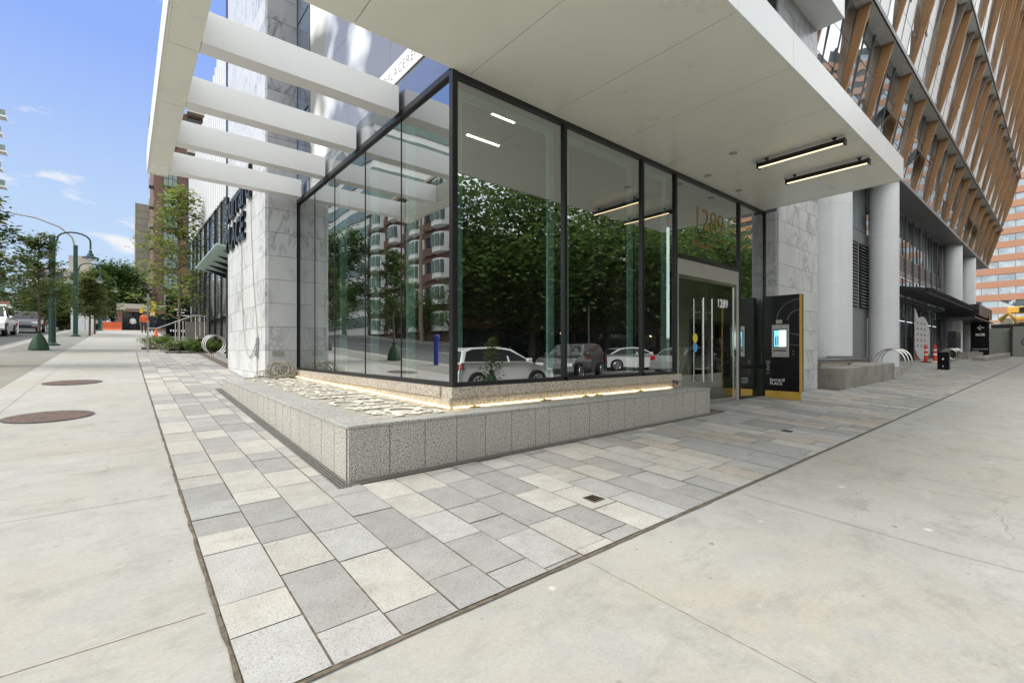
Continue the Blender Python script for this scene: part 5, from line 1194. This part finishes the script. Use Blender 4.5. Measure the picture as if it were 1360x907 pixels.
# ------------------------------------------------------------------ people
def person(x, y, label, top, legs, seed=0, walk=.15, hat=None, h=1.72):
    z = g(x, y); s = h / 1.72
    J = {0: (0, 0, .95), 1: (0, 0, 1.2), 2: (0, 0, 1.42), 3: (0, -.02, 1.52), 4: (0, -.03, 1.62), 5: (.19, 0, 1.40), 6: (.25, .02, 1.14), 7: (.24, -.12, .92), 8: (-.19, 0, 1.40), 9: (-.25, -.02, 1.14), 10: (-.24, -.1, .92), 11: (.10, 0, .9), 12: (.11, -walk * .4, .5), 13: (.11, -walk, .08), 14: (.11, -walk - .14, .04), 15: (-.10, 0, .9), 16: (-.11, walk * .3, .5), 17: (-.11, walk, .09), 18: (-.11, walk - .14, .04)}
    E = [(0, 1), (1, 2), (2, 3), (3, 4), (2, 5), (5, 6), (6, 7), (2, 8), (8, 9), (9, 10), (0, 11), (11, 12), (12, 13), (13, 14), (0, 15), (15, 16), (16, 17), (17, 18)]
    rad = {0: .15, 1: .14, 2: .14, 3: .06, 4: .10, 5: .07, 6: .05, 7: .04, 8: .07, 9: .05, 10: .04, 11: .11, 12: .075, 13: .05, 14: .04, 15: .11, 16: .075, 17: .05, 18: .04}
    me = bpy.data.meshes.new('person'); me.from_pydata([(a * s, b * s, c * s) for a, b, c in J.values()], E, [])
    o = bpy.data.objects.new('person', me); COL.objects.link(o); md = o.modifiers.new('s', 'SKIN')
    for i, v in enumerate(me.skin_vertices[0].data): v.radius = (rad[i] * s, rad[i] * s); v.use_root = i == 0
    o.modifiers.new('u', 'SUBSURF').levels = 1
    dg = bpy.context.evaluated_depsgraph_get(); m2 = bpy.data.meshes.new_from_object(o.evaluated_get(dg)); o.modifiers.clear(); o.data = m2
    for k in ('skin', top, legs): m2.materials.append(M[k])
    for p in m2.polygons:
        c = p.center.z / s; p.use_smooth = True
        p.material_index = 0 if c > 1.47 else (1 if c > .95 and not (c < 1.0 and abs(p.center.x) > .2) else 2)
        if abs(p.center.x) > .17 and c < 1.02 and c > .84: p.material_index = 0
    o.location = (x, y, z); tag(o, label, 'person')
    hb = MB(); hb.lathe((x, y - .03 * s, z + 1.63 * s), [(.105, 0), (.115, .05), (.09, .11), (.02, .14)], 12); hb.build('hat' if hat else 'hair', hat or 'cloth_d', o)
person(1.25, 50, 'person in an orange top standing beyond the shrub bed', 'orange', 'cloth_d', walk=.08)
person(1.85, 52, 'person in a white hat and dark clothes walking past the crossing', 'cloth_d', 'cloth_d', hat='cloth_w')
person(.75, 70.5, 'person in a white shirt in front of the brick shop window', 'cloth_w', 'cloth_d')
person(1.6, 70.8, 'person in dark clothing by the brick shop doorway', 'cloth_d', 'skin')
# ------------------------------------------------------------------ vehicles
def car(x, y, ang, label, paint, kind='sedan', grp=None, z=None):
    """built along local +X = nose, centred on the origin, then turned"""
    z = g(x, y) - .15 if z is None else z
    if kind == 'hatch':
        L_, Wd, H = 4.0, 1.70, 1.52
        low = [(-1.98, .30), (-2.0, .62), (-1.93, .98), (-1.85, 1.02), (.75, 1.0), (1.55, .84), (1.95, .62), (2.0, .34), (1.9, .22), (-1.9, .22)]
        cab = [(-1.88, .98), (-1.72, 1.40), (-1.45, 1.50), (-.4, 1.53), (.25, 1.44), (1.15, .95)]; wh = (-1.25, 1.28)
    elif kind == 'suv':
        L_, Wd, H = 4.6, 1.88, 1.68
        low = [(-2.25, .35), (-2.3, .75), (-2.2, 1.08), (-2.1, 1.12), (1.0, 1.10), (1.9, .98), (2.22, .75), (2.28, .4), (2.2, .28), (-2.2, .28)]
        cab = [(-2.12, 1.08), (-1.75, 1.55), (-1.5, 1.64), (-.3, 1.68), (.4, 1.60), (1.15, 1.06)]; wh = (-1.35, 1.42)
    elif kind == 'van':
        L_, Wd, H = 5.0, 1.9, 1.95
        low = [(-2.45, .35), (-2.5, .8), (-2.45, 1.15), (-2.4, 1.18), (1.3, 1.15), (2.25, 1.0), (2.48, .75), (2.5, .4), (2.4, .3), (-2.4, .3)]
        cab = [(-2.44, 1.12), (-2.38, 1.85), (-2.25, 1.93), (0, 1.95), (.7, 1.90), (1.5, 1.12)]; wh = (-1.5, 1.6)
    else:
        L_, Wd, H = 4.6, 1.82, 1.45
        low = [(-2.28, .32), (-2.32, .65), (-2.25, .98), (-1.6, 1.02), (.9, .95), (1.9, .80), (2.25, .60), (2.3, .35), (2.2, .22), (-2.2, .22)]
        cab = [(-1.85, .96), (-1.2, 1.34), (-.8, 1.42), (-.1, 1.45), (.4, 1.38), (1.2, .93)]; wh = (-1.4, 1.4)
    t = thing('parked_car' if kind != 'van' else 'parked_van', (x, y, z), label, 'car' if kind != 'van' else 'van', grp)
    t.rotation_euler = (0, 0, ang)
    def lb(mb, name, mt, par=t, **k):
        o = mb.build(name, mt, None, origin=(0, 0, 0), **k); o.parent = par; return o
    hw = Wd / 2
    mb = MB()     # body: lower hull lofted with tumblehome
    n = len(low)
    secs = [(-hw + .07, .55), (-hw, 0), (-hw + .02, -1), (hw - .02, -1), (hw, 0), (hw - .07, .55)]
    rows_ = []
    def shrink(pt, k): return (pt[0] * (1 - .02 * k), pt[1])
    for yy_, inset in ((-hw + .10, 1.6), (-hw + .01, .35), (-hw, 0), (hw, 0), (hw - .01, .35), (hw - .10, 1.6)):
        rows_.append([(px * (1 - .022 * inset), yy_, pz if pz < .9 else pz) for px, pz in low])
    # wheel arches: cut the sill line
    base = len(mb.v)
    for r_ in rows_: mb.v += r_
    for i in range(len(rows_) - 1):
        for j in range(n):
            k = (j + 1) % n; mb.f.append((base + i * n + j, base + i * n + k, base + (i + 1) * n + k, base + (i + 1) * n + j)); mb.mi.append(0); mb.col.append((.5,) * 3)
    mb.f.append(tuple(base + j for j in range(n - 1, -1, -1))); mb.f.append(tuple(base + 5 * n + j for j in range(n))); mb.mi += [0, 0]; mb.col += [(.5,) * 3] * 2
    # cabin shell
    m_ = len(cab); b2 = len(mb.v); top = max(p[1] for p in cab); bot = cab[0][1]
    for s in (-1, 1):
        for px, pz in cab:
            f = (pz - bot) / (top - bot); mb.v.append((px, s * (hw - .06 - .20 * f), pz))
    for j in range(m_ - 1): mb.f.append((b2 + j, b2 + j + 1, b2 + m_ + j + 1, b2 + m_ + j)); mb.mi.append(0); mb.col.append((.5,) * 3)
    mb.f.append(tuple(b2 + j for j in range(m_))); mb.f.append(tuple(b2 + m_ + j for j in range(m_ - 1, -1, -1))); mb.mi += [0, 0]; mb.col += [(.5,) * 3] * 2
    lb(mb, 'body', paint, fix=True, bevel=.045)
    # side glass
    for s in (-1, 1):
        cabc = [(px, pz) for px, pz in cab]; cx = sum(p[0] for p in cabc) / m_; cz = bot + (top - bot) * .5
        g_ = []
        for px, pz in cabc:
            q = (cx + (px - cx) * .90, cz + (pz - cz) * .78); f = (q[1] - bot) / (top - bot); g_.append((q[0], s * (hw - .06 - .20 * f + .012), q[1]))
        m3 = MB(); m3.prism(g_, (0, -s * .01, 0)); lb(m3, 'side_window', 'carglass', fix=True)
        m3 = MB(); xp = .0 if kind != 'van' else .4; f0, f1 = .05, .97
        m3.hexa([(xp, s * (hw - .055 + .016 - .0), bot), (xp + .07, s * (hw - .055 + .016), bot), (xp + .07, s * (hw - .06), bot), (xp, s * (hw - .06), bot), (xp - .03, s * (hw - .24), top - .05), (xp + .04, s * (hw - .24), top - .05), (xp + .04, s * (hw - .26), top - .05), (xp - .03, s * (hw - .26), top - .05)]); lb(m3, 'pillar', paint)
        m3 = MB(); m3.box(cab[-1][0] - .42, cab[-1][0] - .22, s * (hw + .02), s * (hw + .16), bot + .02, bot + .15); lb(m3, 'mirror', paint, bevel=.03)
        for (a, b, c, d, mt, nm) in ((low[7][0] - .35, low[7][0] - .02, hw - .42, hw - .06, 'lamp_w', 'headlight'), ):
            m3 = MB(); m3.box(a + .16, b + .015, s * c, s * d, .62, .76); lb(m3, 'headlight', 'lamp_w', bevel=.02)
        m3 = MB(); xb = low[1][0]; m3.box(xb - .02, xb + .22, s * (hw - .36), s * (hw - .03), .78, .96); lb(m3, 'tail_light', 'lamp_r', bevel=.02)
    # windscreens
    for (p, q, nm) in ((cab[-1], cab[-2], 'windscreen'), (cab[0], cab[1], 'rear_window')):
        s_ = 1 if nm == 'windscreen' else -1
        def pt(f, side):
            zz_ = p[1] + (q[1] - p[1]) * f; xx = p[0] + (q[0] - p[0]) * f; fz = (zz_ - bot) / (top - bot); return (xx + s_ * .012, side * (hw - .06 - .20 * fz - .09), zz_ + .008)
        m3 = MB(); m3.prism([pt(.08, -1), pt(.08, 1), pt(.94, 1), pt(.94, -1)], (-s_ * .008, 0, -.004)); lb(m3, nm, 'carglass', fix=True)
    m3 = MB(); m3.box(low[0][0] - .02, low[0][0] + .1, -.26, .26, .62, .74); lb(m3, 'number_plate', 'whitetext')
    m3 = MB(); m3.box(low[7][0] - .1, low[7][0] + .012, -.55, .55, .34, .52); lb(m3, 'grille', 'black')
    for wx in wh:
        for s in (-1, 1):
            r_ = .33 if kind in ('sedan', 'hatch') else .37
            m3 = MB(); m3.tube([(wx, s * (hw - .24), r_), (wx, s * (hw - .22), r_), (wx, s * (hw + .004), r_)], [r_ * 1.13, r_ * 1.13, r_ * 1.13], 24); lb(m3, 'wheel_arch', 'black')
            m3 = MB(); m3.tube([(wx, s * (hw - .22), r_), (wx, s * (hw - .0), r_), (wx, s * (hw + .012), r_)], [r_, r_, r_ * .93], 24); wl = lb(m3, 'wheel', 'tyre')
            m3 = MB(); m3.tube([(wx, s * (hw + .008), r_), (wx, s * (hw + .018), r_)], [r_ * .22] * 2, 12)
            for k in range(7):
                a = 2 * math.pi * k / 7; ca, sa = math.cos(a), math.sin(a); w_ = .035
                m3.hexa([(wx - sa * w_, s * (hw + .010), r_ + ca * w_), (wx + sa * w_, s * (hw + .010), r_ - ca * w_), (wx + ca * r_ * .66 + sa * w_, s * (hw + .010), r_ + sa * r_ * .66 - ca * w_), (wx + ca * r_ * .66 - sa * w_, s * (hw + .010), r_ + sa * r_ * .66 + ca * w_)] + [(wx - sa * w_, s * (hw + .022), r_ + ca * w_), (wx + sa * w_, s * (hw + .022), r_ - ca * w_), (wx + ca * r_ * .66 + sa * w_, s * (hw + .022), r_ + sa * r_ * .66 - ca * w_), (wx + ca * r_ * .66 - sa * w_, s * (hw + .022), r_ + sa * r_ * .66 + ca * w_)])
            m3.torus((wx, s * (hw + .014), r_), r_ * .68, .018, 'y', 20, 5); rm_ = lb(m3, 'rim', 'carsilver', par=wl)
    if kind == 'van':
        m3 = MB(); m3.box(-1.6, -1.52, -.75, .75, 1.96, 2.06); m3.box(.2, .28, -.75, .75, 1.96, 2.06); m3.box(-1.6, .3, -.77, -.73, 2.065, 2.10); m3.box(-1.6, .3, .73, .77, 2.065, 2.10); lb(m3, 'roof_rack', 'whitetext')
    return t
car(-6.75, 45.5, -math.pi / 2, 'white van with roof rack facing downhill, cut by the picture edge', 'carwhite', 'van', 'vehicles on the side street')
car(-6.0, 53.0, -math.pi / 2, 'dark car with pale bonnet right behind the white van', 'cardark', 'suv', 'vehicles on the side street')
car(-8.6, 80, 0, 'silver car crossing the junction behind the young tree trunk', 'carsilver', 'sedan', 'vehicles at the crossing')
car(-13.0, 81, 0, 'dark grey car in the junction between the van and the first lamp post', 'cardark', 'sedan', 'vehicles at the crossing')
car(-4.9, 84, -math.pi / 2, 'red car beyond the junction beside the tall lamp post', 'carred', 'sedan', 'vehicles at the crossing')
GR = 'cars on the main street seen in the glass'
car(10.2, -4.3, .06, 'white hatchback mirrored in the widest lobby pane', 'carwhite', 'hatch', GR, z=-.27)
car(16.6, -6.4, math.pi - .35, 'dark grey crossover mirrored behind the white hatchback', 'cardark', 'suv', GR)
car(25.0, -9.2, .45, 'white sedan mirrored across the middle lobby pane, second from the door', 'carwhite', 'sedan', GR)
car(24.0, -4.6, .05, 'silver sedan mirrored next to the glass entrance door', 'carsilver', 'sedan', GR)
car(43.0, -10, .0, 'red car mirrored low in the narrow pane beyond the door', 'carred', 'suv', GR)
# ------------------------------------------------------------------ what the glass mirrors
t = thing('balcony_apartment_building', (-22, 45, 2), 'brown brick apartment building with stacked white bay windows mirrored in the side glass', 'building')
mb = MB(); mb.box(-34, -20.2, 30, 62, 1.5, 19.5); mb.build('wall', 'brick', t)
for k in range(6):
    z = 3.2 + k * 2.75
    for j in range(6):
        y = 32 + j * 5.2 
        mb = MB(); mb.prism([(-20.2, y - 1.3, z), (-19.3, y - .9, z), (-19.1, y, z), (-19.3, y + .9, z), (-20.2, y + 1.3, z)], (0, 0, 2.0)); mb.build('bay_window', 'palew', t, fix=True)
        mb = MB()
        for a, b in ((-.85, -.08), (.0, .8)): mb.box(-19.12 + abs(a) * .0, -19.08, y + a, y + b, z + .55, z + 1.8)
        mb.box(-19.6, -19.25, y - 1.05, y - .9, z + .5, z + 1.8); mb.build('window', 'greenglass', t)
        mb = MB(); mb.box(-20.25, -20.15, y + 1.7, y + 3.5, z + .1, z + 2.1); mb.build('balcony_recess', 'darkglass', t)
        mb = MB(); mb.box(-20.0, -19.9, y + 1.5, y + 3.7, z, z + .85); mb.build('balcony_rail', 'brick', t)
mb = MB(); mb.box(-34, -19.6, 29.8, 62.2, 19.5, 19.8); mb.build('roof', 'beige', t)
t = thing('glass_tower', (-30, 110, 4), 'pale blue high rise mirrored beyond the brown apartment building', 'building')
mb = MB(); mb.box(-45, -25, 72, 95, 3, 40); mb.build('wall', 'palew', t)
for k in range(12): mb = MB(); mb.box(-45.2, -24.8, 71.8, 95.2, 5 + k * 3, 6.7 + k * 3); mb.build('window_band', 'greenglass', t)
TG = 'trees mirrored in the side glass'
broad_tree('sidewalk_tree', -17.5, 63.5, 15, 4.0, 'tall full tree mirrored beside the marble reflection', TG, ('leaf_b', 'leaf_m'), 61, 14000, .42, .08, .3, lobes=45)
broad_tree('sidewalk_tree', -19.0, 44, 5.0, 2.8, 'rounded tree mirrored low in front of the brown apartments', TG, ('leaf_m', 'leaf_b'), 62, 4000, .3, .1, .15)
broad_tree('sidewalk_tree', -17.9, 35, 5.2, 2.9, 'rounded bushy tree mirrored next to the corner mullion', TG, ('leaf_m', 'leaf_b'), 63, 4000, .3, .1, .15)
broad_tree('sidewalk_tree', -19, 51, 4.6, 2.8, 'clipped dark tree mirrored between the tall tree and the apartments', TG, ('leaf_m', 'leaf_m'), 64, 3500, .3, .08, .15)
broad_tree('sidewalk_tree', -19, 28, 6, 3.2, 'dark tree mirrored behind the corner post', TG, ('leaf_m', 'leaf_b'), 65, 4000, .32, .08, .15)
t = thing('timber_utility_pole', (-16.6, 40.5, g(-16.6, 40.5)), 'bare timber utility pole mirrored in front of the apartments', 'utility pole')
mb = MB(); z = g(-16.6, 40.5); mb.tube([(-16.6, 40.5, z), (-16.6, 40.5, z + 12)], [.2, .13], 12); mb.build('pole', 'barklight', t)
mb = MB(); mb.box(-17.6, -15.6, 40.42, 40.58, z + 11, z + 11.15); mb.build('crossarm', 'barklight', t)
mb = MB(); z = g(-3.0, 14.9); mb.lathe((-3.3, 15.2, z), [(.09, 0), (.09, .98), (.115, .99), (.115, 1.12), (.08, 1.17)], 20); mb.build('bollard', 'blue', None, 'blue metal bollard mirrored in the side glass', 'bollard')
TM = 'street trees mirrored in the front glass'
sp = [(13, -14.5, 12.5, 5.0), (21, -14.2, 13.5, 5.2), (29.5, -14.6, 12.5, 5.2), (38, -14.3, 13, 5.4), (47, -14.5, 12, 5.2), (57, -14.5, 12.5, 5.4), (5, -14.4, 12, 4.8)]
wd = ['mirrored in the widest lobby pane', 'mirrored in the second lobby pane', 'mirrored in the narrow lobby pane', 'mirrored in the fanlight over the glass doors', 'mirrored in the tall slim pane past the doors', 'mirrored furthest along, past the kiosk', 'mirrored close to the corner post']
pr = None
for i, (x, y, h, c) in enumerate(sp):
    if i in (0, 1): pr = broad_tree('avenue_tree', x, y, h, c, 'large dense street tree ' + wd[i], TM, ('leaf_b', 'leaf_b', 'leaf_m'), 80 + i, 15000, .40, .2, .28, lobes=55); base = (x, y)
    else:
        o = copy_tree(pr); o.location = (x, y, g(x, y)); o.rotation_euler = (0, 0, i * 1.3); o['label'] = 'large dense street tree ' + wd[i]
t = thing('shop_terrace', (30, -21, -.3), 'dark brick shop terrace mirrored behind the large street trees', 'building')
mb = MB(); mb.box(-6, 72, -34, -19.5, -.6, 10); mb.build('wall', 'brick', t)
for k in range(17):
    x = -4 + k * 4.4
    mb = MB(); mb.box(x, x + 3.6, -19.49, -19.4, .3, 2.7); mb.build('shop_window', 'darkglass', t)
    mb = MB(); mb.box(x, x + 3.6, -19.49, -19.3, 2.9, 3.5); mb.build('fascia_board', ['black', 'darkgrey', 'brickred'][k % 3], t)
    for z in (4.6, 7.3): mb = MB(); mb.box(x + .4, x + 1.5, -19.49, -19.42, z, z + 1.6); mb.box(x + 2.2, x + 3.3, -19.49, -19.42, z, z + 1.6); mb.build('window', 'farglass', t)
    if k % 3 == 1: mb = MB(); mb.lathe((x + 1.8, -18.9, 2.5), [(.1, 0), (.14, .1), (.05, .2)], 10); mb.build('wall_lamp', 'tube', t)
t = thing('balcony_block', (70, -30, 0), 'pale residential block with balconies mirrored above the tree line', 'building')
mb = MB(); mb.box(62, 95, -55, -36, -1, 40); mb.build('wall', 'palew', t)
for k in range(12):
    mb = MB(); mb.box(61.5, 95, -36, -34.6, 2 + k * 3.1, 2.3 + k * 3.1); mb.build('balcony', 'palew', t)
    mb = MB(); mb.box(62.5, 94, -35.98, -35.9, 2.9 + k * 3.1, 4.9 + k * 3.1); mb.build('window', 'farglass', t)
sapling('sapling', 7.9, -1.5, 1.65, .8, 'small leafy sapling mirrored in the widest lobby pane', None, ['leaf_m', 'leaf_g'], 71, 700, .09, True, .02, .25, gap=.07)
mb = MB(); z = g(26, -12); mb.tube([(25, -12.7, z), (25, -12.7, z + 4.2)], .05, 8); mb.build('sign_post', 'galv', None, 'thin steel post at the kerb mirrored between the cars', 'post')
